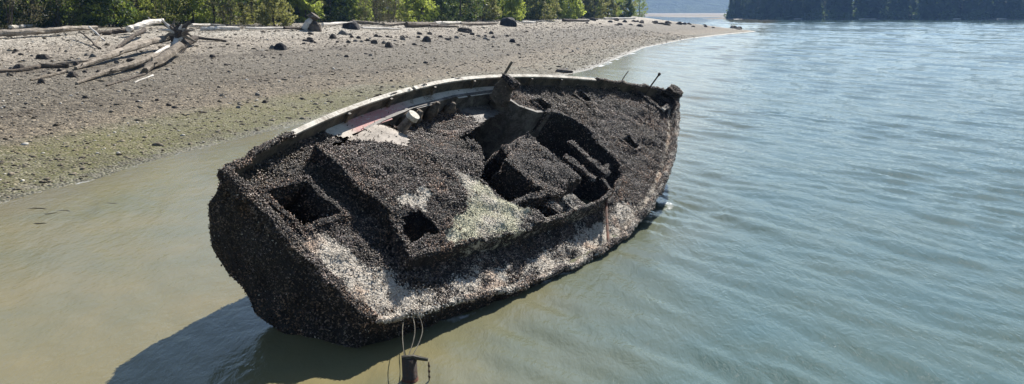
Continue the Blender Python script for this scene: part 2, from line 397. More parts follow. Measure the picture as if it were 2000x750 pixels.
# ------------------------------------------------------------------ far hill and wood
hx = np.linspace(-900, 3200, 200); hy = np.linspace(1500, 3400, 60); HX, HY = np.meshgrid(hx, hy)
HP = np.stack([HX / 420, HY / 420, 0 * HX], -1)
HZ = (105 + 30 * fbm(HP, 3, 51)) * smooth(1500, 2600, HY + 150 * fbm(HP * .6, 2, 57)) - 3
rr_ = np.random.default_rng(5); HZ += rr_.uniform(0, 9, HZ.shape) * smooth(5, 30, HZ)
hidx = np.arange(HX.size).reshape(HX.shape)
hq = np.stack([hidx[:-1, :-1], hidx[:-1, 1:], hidx[1:, 1:], hidx[1:, :-1]], -1).reshape(-1, 4)
m, t, out = newmat('forested_slope'); v = coords(t)
n_ = noise(t, mapping(t, v, (1, 1, .35)), .06, 5, .75)
finish(t, out, ramp(t, n_, [(.35, (.012, .022, .012)), (.5, (.028, .045, .02)), (.68, (.06, .085, .035))]), .9, n_, 14, .1)
obj('hill', meshdata('hill', np.stack([HX, HY, HZ], -1).reshape(-1, 3), hq, m), kind='structure')

def conifer(V, Fc, Sh, x, y, z, hgt, rnd):
    lay = 15
    for i in range(lay):
        f = i / lay; zc = z + hgt * (.04 + .94 * f); r = hgt * .19 * (1 - f) ** .85 + .3
        nb = 9
        for k in range(nb):
            a = 6.283 * (k + rnd.random()) / nb; rr = r * rnd.uniform(.6, 1.15); wd = rr * .42; dr = rr * .38
            b = len(V); ca, sa = math.cos(a), math.sin(a)
            V += [(x, y, zc + hgt * .05), (x + ca * rr * .55 - sa * wd, y + sa * rr * .55 + ca * wd, zc - dr * .4),
                  (x + ca * rr, y + sa * rr, zc - dr), (x + ca * rr * .55 + sa * wd, y + sa * rr * .55 - ca * wd, zc - dr * .4)]
            Fc += [(b, b + 1, b + 2, b + 3)]; Sh += [rnd.random() * .55] * 4
rnd = random.Random(3); V = []; Fc = []; Sh = []
for i in range(500):
    dpt = rnd.uniform(0, 1) ** 1.3 * 55
    u = rnd.uniform(1422, 2330) if i < 410 else rnd.uniform(1415, 1540); D = 408 + dpt + max(0, (1500 - u)) * .35
    x = (u - CX) / F * D; conifer(V, Fc, Sh, x, D, ground_at(x, D) - .3, rnd.uniform(11, 26) if u > 1470 else rnd.uniform(11, 16), rnd)
def blob_leaves(V, Fc, Sh, c, r, n, size, rnd, tone=(0, 1)):
    for _ in range(n):
        while True:
            d = Vector((rnd.uniform(-1, 1), rnd.uniform(-1, 1), rnd.uniform(-1, 1)))
            if .15 < d.length < 1: break
        p = Vector(c) + Vector((d.x * r[0], d.y * r[1], d.z * r[2]))
        a = Vector((rnd.gauss(0, 1), rnd.gauss(0, 1), rnd.gauss(0, .7))).normalized(); b_ = a.cross(Vector((rnd.gauss(0, 1), rnd.gauss(0, 1), rnd.gauss(0, 1)))).normalized()
        s1 = size * rnd.uniform(.6, 1.3); s2 = s1 * .6; b = len(V)
        V += [p - a * s1, p + b_ * s2, p + a * s1, p - b_ * s2]; Fc.append((b, b + 1, b + 2, b + 3)); Sh += [rnd.uniform(*tone)] * 4
for i in range(120):
    u = rnd.uniform(1402, 2300); D = 404 + max(0, (1500 - u)) * .35 + rnd.uniform(0, 6); x = (u - CX) / F * D; s = rnd.uniform(1.3, 3.4)
    blob_leaves(V, Fc, Sh, (x, D, ground_at(x, D) + s * .7), (s, s, s), 90, .5, rnd, (.5, 1))
ff_ = obj('far_forest', meshdata('far_forest', V, np.array(Fc), LEAF['fir'], attrs={'shade': Sh}), label='dark conifer wood along the far shore across the water', cat='forest', kind='stuff')
# pale drift logs lying along the far shore
for i, u in enumerate([1545, 1672, 1690, 1850, 1935]):
    D = 400.5; x = (u - CX) / F * D; z = max(ground_at(x, D), 0) + .35; b = MB(); ln = [3.5, 5, 3, 4, 5][i]
    b.tube([(-ln / 2, 0, 0), (0, rnd.uniform(-.4, .4), .1), (ln / 2, rnd.uniform(-1, 1), .05)], [.2, .18, .13], 7)
    o = b.build('drift_log', M_bleach, loc=(x, D, z), label='tiny pale drift log at the foot of the dark wood across the water', cat='log', group='pale logs along the far shore')

# ------------------------------------------------------------------ THE WRECK (boat frame: x forward, y port, z up; metres)
L = 13.8; BS, BM, TM, PP, QQ = 1.468, 2.3465, .4292, 1.7289, .899; ZS, ZB = .0894, .2419
Mboat = Matrix([[*BR[0], BO.x], [*BR[1], BO.y], [*BR[2], BO.z], [0, 0, 0, 1]])
wreck = empty('shipwreck', cat='boat')
wreck['label'] = 'big derelict boat hull heeled over in the shallows, crusted with mussels and barnacles'
wreck.matrix_world = Mboat
def hb(x):
    t = np.clip(np.asarray(x, float) / L, 0, 1)
    a = BM - (BM - BS) * (np.maximum(TM - t, 0) / TM) ** 2
    b = BM * np.clip(1 - (np.clip((t - TM) / (1 - TM), 0, 1)) ** PP, 0, 1) ** QQ
    return np.where(t < TM, a, b)
def sh(x):
    t = np.asarray(x, float) / L
    return np.where(t < .4, ZS * ((.4 - t).clip(0) / .4) ** 2, ZB * ((t - .4).clip(0) / .6) ** 2)
RAILH = .2
def dz(x, y):
    b = np.maximum(hb(x), .2); return sh(x) - RAILH + .07 * (1 - np.clip(np.abs(y) / b, 0, 1) ** 2) - .035
def to_world(P): return P @ BR.T + np.array(BO)

# zones of pale barnacle / bare paint, 0..1 in the boat frame
def in_poly(x, y, poly): return sdist(np.asarray(x, float), np.asarray(y, float), np.array(poly, float))
def paleness(P, where):
    x, y, z = P[:, 0], P[:, 1], P[:, 2]; b = hb(x)
    n = fbm(P * 1.4, 3, 61); r = np.full(len(P), .06)
    if where in ('deck', 'rail', 'coam'):
        r = np.maximum(r, .62 * smooth(-.05, .25, .95 - x - .1 * n) * smooth(.45, -.1, y))
        r = np.maximum(r, .72 * smooth(1.5, .9, x) * smooth(-.5, -.85, y))
        r = np.maximum(r, .66 * smooth(.8, .4, b + y) * smooth(9.5, 7, x))
        r = np.maximum(r, .6 * smooth(.3, .12, b + y) * smooth(13.6, 12.8, x))
        r = np.maximum(r, .3 * smooth(9.6, 8.6, x) * smooth(-.6, -1.2, y))
        r = np.maximum(r, .22 * smooth(8.2, 9, x) * smooth(10.6, 9.8, x) * smooth(0.2, -.4, y))
    if where == 'roof':
        d = in_poly(x, y, [(3.7, .0), (4.0, -.2), (4.5, -1.2), (3.6, -1.25), (1.9, -.95), (2.5, -.66), (3.3, -.5)])
        r = np.maximum(r, .85 * smooth(-.15, .18, d + .16 * n + .14 * fbm(P * 5, 2, 65)))
        r = np.maximum(r, .95 * smooth(.36, .15, np.hypot((x - 2.3) / 1.25, (y + .1) / .55) + .25 * n + .45 * fbm(P * 5, 3, 63)))
        r = np.maximum(r, .35 * smooth(-.6, -.9, y) * smooth(1.8, 2.2, x))
    if where == 'rail': r = r * .72
    if where == 'inner': r = np.maximum(r, .3 * smooth(-.6, -1.0, y))
    if where == 'shelf': r = np.full(len(P), .45)
    pt = fbm(P * 3.6, 3, 67)
    return np.clip(np.where(r > .15, r * (.95 + .8 * pt) + .2 * n, r + .5 * np.maximum(pt - .3, 0)), 0, 1)
def tint(P, where):
    c = np.ones((len(P), 3)); n = fbm(P * 3, 2, 71)
    if where == 'roof':
        k = (smooth(-.3, .4, n) * smooth(.3, .6, np.hypot(P[:, 0] - 2.3, P[:, 1] + .1)))[:, None]; c = c * (1 - k) + k * np.array([.9, .96, .8])
    if where in ('deck', 'rail'):
        k = smooth(0, .5, n)[:, None]; c = c * (1 - k) + k * np.array([1.0, .82, .72])
    return c

SCATTER = []   # (verts, tris, where, density)
def tri_of(Fc):
    r = []
    for f in Fc:
        for i in range(1, len(f) - 1): r.append((f[0], f[i], f[i + 1]))
    return np.array(r)
def crust_part(name, V, Fc, where, dens=900, parent=None, disp=.03, mat=None, sm=True):
    V = np.array(V, float)
    if disp:
        q = np.stack([fbm(V * 2.6 + 5, 2, 81), fbm(V * 2.6 + 9, 2, 83), fbm(V * 2.6, 2, 85)], -1)
        q2 = np.stack([vnoise(V * 7.5 + 3, 86), vnoise(V * 7.5 + 7, 87), vnoise(V * 7.5, 88)], -1)
        V = V + disp * 1.3 * q + min(disp, .04) * .95 * q2
    at = {'pale': paleness(V, where), 'tint': tint(V, where)}
    o = obj(name, meshdata(name, V, Fc if isinstance(Fc, np.ndarray) else [tuple(f) for f in Fc], mat or M_crust, sm, at), parent or wreck)
    if dens: SCATTER.append((V, tri_of(Fc), where, dens))
    return o
def grid_faces(n, m):
    ix = np.arange(n * m).reshape(n, m)
    return np.stack([ix[:-1, :-1], ix[1:, :-1], ix[1:, 1:], ix[:-1, 1:]], -1).reshape(-1, 4)
def sub_box(c, s, step=.12, M=None):
    """subdivided box as one vertex/face list"""
    V = []; Fc = []
    c = np.array(c, float); h = np.array(s, float) / 2
    for ax in range(3):
        u_, v_ = [(1, 2), (2, 0), (0, 1)][ax]
        for sg in (-1, 1):
            nu = max(2, int(s[u_] / step) + 2); nv = max(2, int(s[v_] / step) + 2)
            base = len(V)
            for i in range(nu):
                for j in range(nv):
                    p = np.zeros(3); p[ax] = sg * h[ax]; p[u_] = -h[u_] + 2 * h[u_] * i / (nu - 1); p[v_] = -h[v_] + 2 * h[v_] * j / (nv - 1)
                    if M is not None: p = np.array(M @ Vector(p))
                    V.append(c + p)
            for i in range(nu - 1):
                for j in range(nv - 1):
                    q = [base + i * nv + j, base + (i + 1) * nv + j, base + (i + 1) * nv + j + 1, base + i * nv + j + 1]
                    Fc.append(tuple(q if sg > 0 else q[::-1]))
    return V, Fc

# hull shell: sections from rail to keel, both sides, plus transom
SEC = [(1, 0), (1.0, .06), (.995, .14), (.985, .25), (.965, .4), (.93, .55), (.885, .69), (.8, .78), (.715, .83), (.58, .89), (.45, .93), (.22, .97), (0, 1.0)]
xs = np.concatenate([np.linspace(0, 11, 84), np.linspace(11.1, L, 34)])
Vh = []
for x in xs:
    t_ = x / L; b = float(hb(x)); dep = 1.31 + .55 * math.sin(min(t_ / .75, 1) * math.pi / 2) ; z0 = float(sh(x)); vf = float(smooth(.55, 1, t_))
    row = []
    for fb, fz in SEC: row.append((x - 1.3 * fz * float(smooth(.8, 1, t_)), b * ((1 - vf) * fb + vf * (1 - fz) ** .8), z0 - dep * fz))
    row = row + [(p[0], -p[1], p[2]) for p in row[-2::-1]]
    Vh.append(row)
Vh = np.array(Vh); nh = Vh.shape[1]
hullV = Vh.reshape(-1, 3); hullF = grid_faces(*Vh.shape[:2])
crust_part('hull', hullV, hullF, 'hull', 650, disp=.05)
# transom as a fan of rows between the two sides of section 0
tr = Vh[0]; half = nh // 2; rows = []
for i in range(half):
    a, b = tr[i], tr[nh - 1 - i]; m_ = 26
    rows.append([a + (b - a) * k / m_ + np.array([-.07 * (1 - (2 * k / m_ - 1) ** 2), 0, 0]) for k in range(m_ + 1)])
rows = np.array(rows); crust_part('transom', rows.reshape(-1, 3), grid_faces(*rows.shape[:2]), 'hull', 1000, disp=.07)

# deck with hatch openings and the open well amidships
PCX, PCY = [1.4, 1.85, 2.98, 3.9, 4.88, 6.3, 7.7, 8.6], [1.5, 1.52, 1.73, 1.91, 2.04, 2.07, 1.95, 1.7]     # high-side edge of the cabin
STX, STY = [1.3, 3.6, 6.37, 6.8], [-.9, -1.29, -1.59, -1.56]                                          # low-side edge
WELL = [(1.74, 1.48)] + [(x, np.interp(x, PCX, PCY) - .03) for x in (2.98, 3.9, 4.88, 6.3, 7.6)] + [(7.75, 1.35), (8.1, 1.05), (8.35, .98), (8.95, .62), (9.05, .3), (8.62, -1.02), (8.42, -1.2), (7.4, -1.5)] + [(x, y + .03) for x, y in zip(STX[::-1], STY[::-1])] + [(1.68, -.3)]
HATCH = [('stern', .47, 1.18, .3, 1.03), ('port', 8.36, 8.7, 1.0, 1.36), ('fore', 10.1, 10.45, .83, 1.17), ('bow', 12.62, 13.2, -.17, .6), ('star', 9.72, 10.12, -.84, -.44)]
dx = np.arange(.0, L - .12, .06); vv = np.linspace(-1, 1, 75)
DX, DV = np.meshgrid(dx, vv, indexing='ij'); DY = DV * (hb(DX) - .03); DZ = dz(DX, DY)
dF = grid_faces(*DX.shape); ctr = np.stack([DX.ravel(), DY.ravel()], -1)[dF].mean(1)
keep = sdist(ctr[:, 0], ctr[:, 1], np.array(WELL)) + .1 * fbm(np.stack([ctr[:, 0] * 2.5, ctr[:, 1] * 2.5, 0 * ctr[:, 0]], -1), 2, 77) < 0
for _, a, b, c, d in HATCH: keep &= ~((ctr[:, 0] > a) & (ctr[:, 0] < b) & (ctr[:, 1] > c) & (ctr[:, 1] < d))
side = (ctr[:, 1] > np.interp(ctr[:, 0], PCX, PCY) - .06) & (ctr[:, 0] > 2.75 + .25 * np.sin(ctr[:, 1] * 9)) & (ctr[:, 0] < 8.6 - (hb(ctr[:, 0]) - ctr[:, 1]) * 1.6)
DVt = np.stack([DX, DY, DZ], -1).reshape(-1, 3)
def compact(V, Fc):
    u_, inv = np.unique(Fc, return_inverse=True); return V[u_], inv.reshape(Fc.shape)
v_, f_ = compact(DVt, dF[keep & ~side]); crust_part('deck', v_, f_, 'deck', 1000, disp=.04)
v_, f_ = compact(DVt, dF[keep & side])
pk = smooth(2.9, 3.3, v_[:, 0]) * smooth(5.2, 4.3, v_[:, 0])
obj('side_deck', meshdata('side_deck', v_, f_, M_side, True, {'pink': pk}), wreck)
SCATTER.append((v_, tri_of(f_), 'bare', 40))

# bulwarks: inner face, and the rail caps along their tops
def strip(x0, x1, side_, prof, step=.1):
    X = np.arange(x0, x1 + 1e-6, step); rows_ = []
    for x in X:
        b = float(hb(x)); z0 = float(sh(x)); d0 = float(dz(x, b)); rows_.append([(x, side_ * (b + oy), (d0 - .03 if base else z0 + oz)) for oy, oz, base in prof])
    return np.array(rows_)
R_ = strip(0, 13.3, 1, [(-.07, 0, 1), (-.07, -.06, 0), (-.07, .0, 0)]); crust_part('bulwark', R_.reshape(-1, 3), grid_faces(*R_.shape[:2]), 'bul', 0, disp=.0, mat=M_capwood)
R_ = strip(0, 13.3, -1, [(-.07, 0, 1), (-.07, -.06, 0), (-.07, .0, 0)]); crust_part('bulwark', R_.reshape(-1, 3), grid_faces(*R_.shape[:2]), 'rail', 900, disp=.02)
CAP = [(-.072, -.02, 0), (-.074, .018, 0), (.012, .022, 0), (.02, -.025, 0), (-.072, -.02, 0)]
def cap(x0, x1, side_, mat, dens, disp, where='rail'):
    r_ = strip(x0, x1, side_, CAP); n_, m_ = r_.shape[:2]
    f_ = [tuple(q) for q in grid_faces(n_, m_)] + [tuple(range(m_ - 1)), tuple((n_ - 1) * m_ + k for k in range(m_ - 1))]
    if dens: return crust_part('rail_cap', r_.reshape(-1, 3), f_, where, dens, disp=disp)
    return obj('rail_cap', meshdata('rail_cap', r_.reshape(-1, 3), f_, mat), wreck)
cap(.0, 1.6, 1, None, 1500, .05); cap(1.6, 2.5, 1, M_white, 0, 0); cap(2.51, 5.1, 1, M_white, 0, 0); cap(5.11, 8.2, 1, M_white, 0, 0); cap(8.21, 11.2, 1, M_white, 0, 0); cap(11.2, 13.6, 1, None, 1600, .04)
cap(.0, 13.6, -1, None, 2600, .045)
V, Fc = sub_box((13.62, 0, .27), (.42, .34, .2), .1); crust_part('stem_head', V, Fc, 'hull', 1800, disp=.07)
V, Fc = sub_box((-.02, 0, ZS + .0), (.16, 2.86, .12), .1); crust_part('stern_rail', V, Fc, 'hull', 1600, disp=.05)
for x in (3.05, 4.3, 5.7, 7.0, 8.9, 9.9):
    b = MB(); b.box((x, float(hb(x)) - .1, float(sh(x)) - .1), (.06, .06, .19)); b.build('bulwark_stay', M_capwood, wreck)

# hatch coamings: four crusted sides each, with walls running down inside
for nm, a, b, c, d in HATCH:
    th = .1 if nm in ('stern', 'bow') else .05; up_ = .045 if nm == 'stern' else (.06 if nm == 'bow' else .03)
    zc = float(dz((a + b) / 2, (c + d) / 2)); dn = .5
    root_name = 'hatch_coaming'
    Vs, Fs = [], []
    for (cx_, cy_, sx_, sy_) in [(a - th / 2, (c + d) / 2, th, d - c + 2 * th), (b + th / 2, (c + d) / 2, th, d - c + 2 * th), ((a + b) / 2, c - th / 2, b - a, th), ((a + b) / 2, d + th / 2, b - a, th)]:
        V, Fc = sub_box((cx_, cy_, zc + (up_ - dn) / 2), (sx_, sy_, up_ + dn), .1); k = len(Vs); Vs += V; Fs += [tuple(i + k for i in f) for f in Fc]
    crust_part(root_name, Vs, Fs, 'coam' if nm != 'stern' else 'hull', 900, disp=.03)
# bow hatch cover board leaning at its forward side
V, Fc = sub_box((12.72, -.25, float(dz(12.7, 0)) + .07), (.34, .1, .06), .1); crust_part('hatch_batten', V, Fc, 'shelf', 500, disp=.02)

# trunk cabin: walls, ragged roof, open well
ZR = .11
def wall(name, pts, z0, z1, where, dens, mat=None, th=.07, disp=.03, parent=None, ragged=0):
    pts = [Vector(p) for p in pts]; P_ = []
    for i in range(len(pts) - 1):
        n_ = max(1, int((pts[i + 1] - pts[i]).length / .1))
        P_ += [pts[i].lerp(pts[i + 1], k / n_) for k in range(n_)]
    P_.append(pts[-1]); rows_ = []; nz = max(2, int((z1 - z0) / .1) + 1)
    for i, p in enumerate(P_):
        d = (P_[min(i + 1, len(P_) - 1)] - P_[max(i - 1, 0)]).normalized(); n_ = Vector((-d.y, d.x))
        top = z1 + (ragged * float(vnoise(np.array([p.x * 2.3, p.y * 2.3, z1 * 7])) ) if ragged else 0) + float(sh(p.x)) * .8
        prof = [(th / 2, z0 + (top - z0) * k / nz) for k in range(nz + 1)] + [(-th / 2, top - (top - z0) * k / nz) for k in range(nz + 1)]
        rows_.append([(p.x + n_.x * o_, p.y + n_.y * o_, z) for o_, z in prof])
    rows_ = np.array(rows_); n_, m_ = rows_.shape[:2]
    f_ = [tuple(q) for q in grid_faces(n_, m_)] + [tuple(range(m_)), tuple((n_ - 1) * m_ + k for k in range(m_))[::-1]]
    if mat: return obj(name, meshdata(name, rows_.reshape(-1, 3), f_, mat), parent or wreck)
    return crust_part(name, rows_.reshape(-1, 3), f_, where, dens, parent, disp)
wall('cabin_end', [(1.74, 1.46), (1.7, -.28), (1.32, -.88)], -.95, ZR - .03, 'hull', 900)
wall('cabin_side', [(x, y) for x, y in zip(STX, STY)], -.95, ZR + .02, 'roof', 900, ragged=.05)
wall('cabin_side', [(x, np.interp(x, PCX, PCY)) for x in (3.3, 3.9, 4.4, 4.88, 5.6, 6.3, 7.0, 7.62)], -1.1, -.2, 'none', 0, M_grey, .06)
wall('well_bulkhead', [(7.64, 1.9), (7.78, 1.36), (8.1, 1.06), (8.38, 1.0), (8.5, .9)], -1.9, -.17, 'none', 0, M_grey)
wall('well_bulkhead', [(8.52, .9), (8.98, .62), (9.08, .3), (8.66, -1.04), (8.45, -1.22), (7.4, -1.53), (6.85, -1.6)], -1.9, -.15, 'hull', 500, ragged=.03)
# roof: ragged forward edge, sagging on the high side, a square hole low down at the after corner
rx_ = np.arange(1.24, 7.9, .06); rv = np.linspace(0, 1, 56)
RX, RV = np.meshgrid(rx_, rv, indexing='ij')
ylow = np.interp(RX, STX, STY) - .05; yhi = np.interp(RX, PCX, PCY) - .02
RY = ylow + (yhi - ylow) * RV
RZ = ZR + .06 * (1 - ((RV - .5) * 2) ** 2) + .02 - .31 * RV ** 3 - .36 * smooth(3.5, 4.6, RX) * smooth(.5, 1.6, RY)
rF = grid_faces(*RX.shape); rc = np.stack([RX.ravel(), RY.ravel()], -1)[rF].mean(1)
edge = np.interp(rc[:, 1], [-1.5, -1.2, -.9, -.2, .1, .3, .85, 1.1, 1.37, 1.5, 2.1], [4.4, 4.4, 4.05, 3.9, 4.5, 4.8, 4.75, 5.6, 6.6, 7.4, 7.9]) + .12 * vnoise(np.stack([rc[:, 1] * 4, 0 * rc[:, 1], 0 * rc[:, 1]], -1))
kp = (rc[:, 0] < edge) & (rc[:, 0] > np.interp(rc[:, 1], [-.95, -.3, 1.5], [1.28, 1.64, 1.68]) + .07 * vnoise(np.stack([rc[:, 1] * 3.5, 0 * rc[:, 1], 0 * rc[:, 1] + 5], -1)))
kp &= ~((rc[:, 0] > 1.72 + (rc[:, 1] + .3) * .5) & (rc[:, 0] < 2.24) & (rc[:, 1] > -.74) & (rc[:, 1] < -.28))
tan = (rc[:, 1] > 1.12 + .1 * np.sin(rc[:, 0] * 7)) & (rc[:, 0] > 2.65 + (1.7 - rc[:, 1]) * 1.1) & (rc[:, 0] < 4.15) | (rc[:, 0] > 6.4 + .15 * np.sin(rc[:, 1] * 17))
RVt = np.stack([RX, RY, RZ], -1).reshape(-1, 3)
v_, f_ = compact(RVt, rF[kp & ~tan]); crust_part('cabin_roof', v_, f_, 'roof', 1050, disp=.055)
for sel in (rc[:, 0] < 5, rc[:, 0] > 5):
    v_, f_ = compact(RVt, rF[kp & tan & sel]); obj('bare_roof_board', meshdata('bare_roof_board', v_, f_, M_tan if v_[0, 0] < 5 else M_grey, True, {'pink': 0 * v_[:, 0]}), wreck)
    SCATTER.append((v_, tri_of(f_), 'bare', 120))
# beams, engine box, bench and broken timbers in the well
V, Fc = sub_box((4.2, -.42, -.08), (.05, .65, .2), .1); crust_part('deck_beam', V, Fc, 'shelf', 900, disp=.02)
V, Fc = sub_box((4.98, -.84, -.12), (1.75, .08, .28), .1, Matrix.Rotation(-.13, 3, 'Z')); crust_part('deck_beam', V, Fc, 'coam', 900, disp=.03)
V, Fc = sub_box((6.05, -.38, -.92), (1.3, 1.15, 1.85), .12, Matrix.Rotation(.08, 3, 'Z')); crust_part('engine_box', V, Fc, 'none', 1000, disp=.11)
V, Fc = sub_box((6.3, .3, -.97), (1.1, .4, 1.85), .12); crust_part('engine_box', V, Fc, 'none', 1000, disp=.11)
V, Fc = sub_box((5.6, -1.2, -.36), (2.1, .55, .06), .12); crust_part('side_bench', V, Fc, 'shelf', 350, disp=.03)
for x_, y_, l_, a_ in ((7.45, -.6, .8, .12), (8.05, -.5, 1.1, -.05)):  # boards added to show two strips of light crossing the well
    V, Fc = sub_box((x_, y_, -.2), (.18, l_, .07), .1, Matrix.Rotation(a_, 3, 'Z')); crust_part('light_strip_board', V, Fc, 'inner', 1000, disp=.04)
for x_, y_, a_ in ((5.4, -1.15, .4), (5.95, -1.2, -.3)):
    V, Fc = sub_box((x_, y_, -.22), (.26, .28, .24), .1, Matrix.Rotation(a_, 3, 'Z')); crust_part('broken_block', V, Fc, 'shelf', 500, disp=.04)
V, Fc = sub_box((4.5, .1, -1.75), (6.0, 2.6, .1), .3); crust_part('cabin_sole', V, Fc, 'none', 0, disp=.04)
for i, (x_, y_, l_, ang_, z_) in enumerate([(8.3, -.85, .5, .2, -.24), (7.6, -1.3, .5, 1.3, -.22), (5.3, .9, .5, -1.3, -.18), (3.6, -.95, .5, .35, .06), (2.7, -.78, .8, .25, .05)]):
    V, Fc = sub_box((x_, y_, z_), (l_, .07, .08), .1, Matrix.Rotation(ang_, 3, 'Z') @ Matrix.Rotation([.1, -.12, .06][i % 3], 3, 'Y')); crust_part('broken_timber', V, Fc, 'coam' if i in (3, 4) else 'none', 700, disp=.025)
# ribs standing along the port cabin side
for i, (x_, hh_) in enumerate([(4.55, .36), (4.95, .3), (5.45, .4), (6.1, .26)]):
    b = MB(); zb_ = -.55; yw = float(np.interp(x_, PCX, PCY))
    b.tube([(x_, yw - .1, zb_), (x_ + .01, yw - .13, zb_ + hh_ * .55), (x_ + .03, yw - .14, zb_ + hh_ + .05)], [.1, .115, .05], 8, wob=.35, seed=i)
    b.build('rib', M_dark, wreck, True)
# white pipe with collar
b = MB(); b.tube([(4.05, 1.58, -.2), (4.07, 1.55, -.02), (4.1, 1.53, .1)], [.09, .085, .085], 14); pipe = b.build('exhaust_pipe', M_grey, wreck, False)
b = MB(); b.tube([(4.097, 1.53, .09), (4.11, 1.52, .18)], [.115, .11], 14); b.build('pipe_collar', M_white, pipe)
# thick mooring bitt, leaning
V, Fc = sub_box((7.6, 1.74, -.04), (.28, .3, .58), .1, Matrix.Rotation(.08, 3, 'Y')); crust_part('mooring_bitt', V, Fc, 'bul', 260, disp=.08, mat=M_dark)
V, Fc = sub_box((7.6, 1.74, .23), (.36, .34, .12), .1, Matrix.Rotation(.3, 3, 'Y')); crust_part('bitt_head', V, Fc, 'hull', 1300, disp=.06)
# rods and stanchions
def rod(name, p, q, r, mat, tip=None):
    b = MB(); b.tube([p, (Vector(p) + Vector(q)) / 2 + Vector((.005, .01, 0)), q], r, 7); o = b.build(name, mat, wreck)
    if tip: c = MB(); c.tube([Vector(q) - Vector((0, 0, .05)), q, Vector(q) + Vector((0, 0, .04))], [r * 1.3, r * 2.1, r * 1.2], 8); c.build('stanchion_knob', mat, o)
rod('stanchion', (12.0, float(hb(12.0)) - .02, sh(12.0) - .02), (12.0, float(hb(12.0)) - .02, sh(12.0) + .36), .013, M_iron)
rod('stanchion', (12.75, float(hb(12.75)) - .2, sh(12.75) - .25), (12.85, float(hb(12.75)) - .18, sh(12.75) + .48), .02, M_iron, True)
rod('broken_pole', (7.75, 1.98, -.15), (7.85, 2.02, .5), .028, M_drift)
rod('steel_rod', (6.78, -1.5, .05), (5.3, -2.38, .03), .026, M_rust)
rod('loose_stick', (3.65, .75, .09), (3.6, .48, .1), .012, M_bleach)

# hanging weedy lines at the low stern corner and the rusty post they trail onto
pp = px_water(800, 742); post = empty('mooring_post', (pp[0], pp[1], -.9), label='short rusty post with crossbar standing in the water below the stern', cat='post')
b = MB(); b.tube([(0, 0, 0), (.01, 0, .6), (0, .01, 1.16)], [.085, .085, .08], 12, wob=.3); b.build('post_shaft', M_iron, post, True)
b = MB(); b.tube([(.005, 0, .74), (.005, 0, .93)], [.096, .094], 12, wob=.1); b.build('rust_band', M_rust, post, True)
b = MB(); b.tube([(-.08, 0, 1.16), (.05, .01, 1.175), (.15, 0, 1.16), (.215, 0, 1.15)], [.035, .03, .024, .02], 8, wob=.4, seed=2); b.build('crossbar', M_rope, post)
ch = MB(); z_ = 1.12
for k in range(9):
    ch.tube([(.222, 0, z_ - .033 * k), (.222 + .004 * (k % 2), .004, z_ - .033 * k - .03)], [.007 + .006 * (k % 2)] * 2, 6)
ch.tube([(.222, 0, .84), (.224, 0, .79), (.222, 0, .75)], [.02, .035, .015], 8); ch.build('hanging_chain', M_iron, post)
c1 = Vector(to_world(np.array([[.42, -1.62, .05]]))[0]); tops = Vector((pp[0], pp[1], .28))
for i, (off, sag) in enumerate([((.0, 0, 0), .05), ((.1, .1, .02), .1), ((.16, .16, .03), .16)]):
    a_ = c1 + Vector(off); e_ = tops + Vector((-.05 + .04 * i, 0, .0)); pts = []
    for k in range(11):
        f = k / 10; p = a_.lerp(e_, f); p += Vector((sag * math.sin(f * 3.14) * (.6 if i else -.2), -.05 * math.sin(f * 3.14), .05 * math.sin(f * 3.14))); pts.append(p)
    b = MB(); b.tube(pts, [.004 + .003 * random.random() for _ in pts], 6, wob=.4, seed=i)
    b.build('rope', M_rope, label=['weedy rope hanging from the low stern corner to the post, leftmost strand', 'weedy rope hanging from the low stern corner to the post, middle strand', 'weedy rope curving down from the low stern corner, rightmost strand'][i], cat='rope')

# drifting weed in the left shallows
for i, (u, v, ln, lb) in enumerate([(72, 408, .5, 'dark strand of floating seaweed, uppermost of those in the left shallows'), (100, 417, .35, 'short dark weed strand in the left shallows, left of the longest one'), (122, 413, .45, 'longest dark weed strand floating in the left shallows'), (80, 436, .3, 'dark weed strand floating lowest and nearest in the left shallows'), (218, 396, .4, 'faint weed strand in the left shallows, nearest to the wreck')]):
    q = px_water(u, v); rn_ = random.Random(i); b = MB()
    b.tube([(-ln / 2, 0, 0), (-ln / 6, rn_.uniform(-.08, .08), .004), (ln / 6, rn_.uniform(-.08, .08), .004), (ln / 2, rn_.uniform(-.1, .1), 0)], [.005, .014, .012, .004], 6, wob=.5, seed=i)
    b.build('seaweed_strand', M_rockb, loc=(q[0], q[1], -.007), label=lb, cat='seaweed')

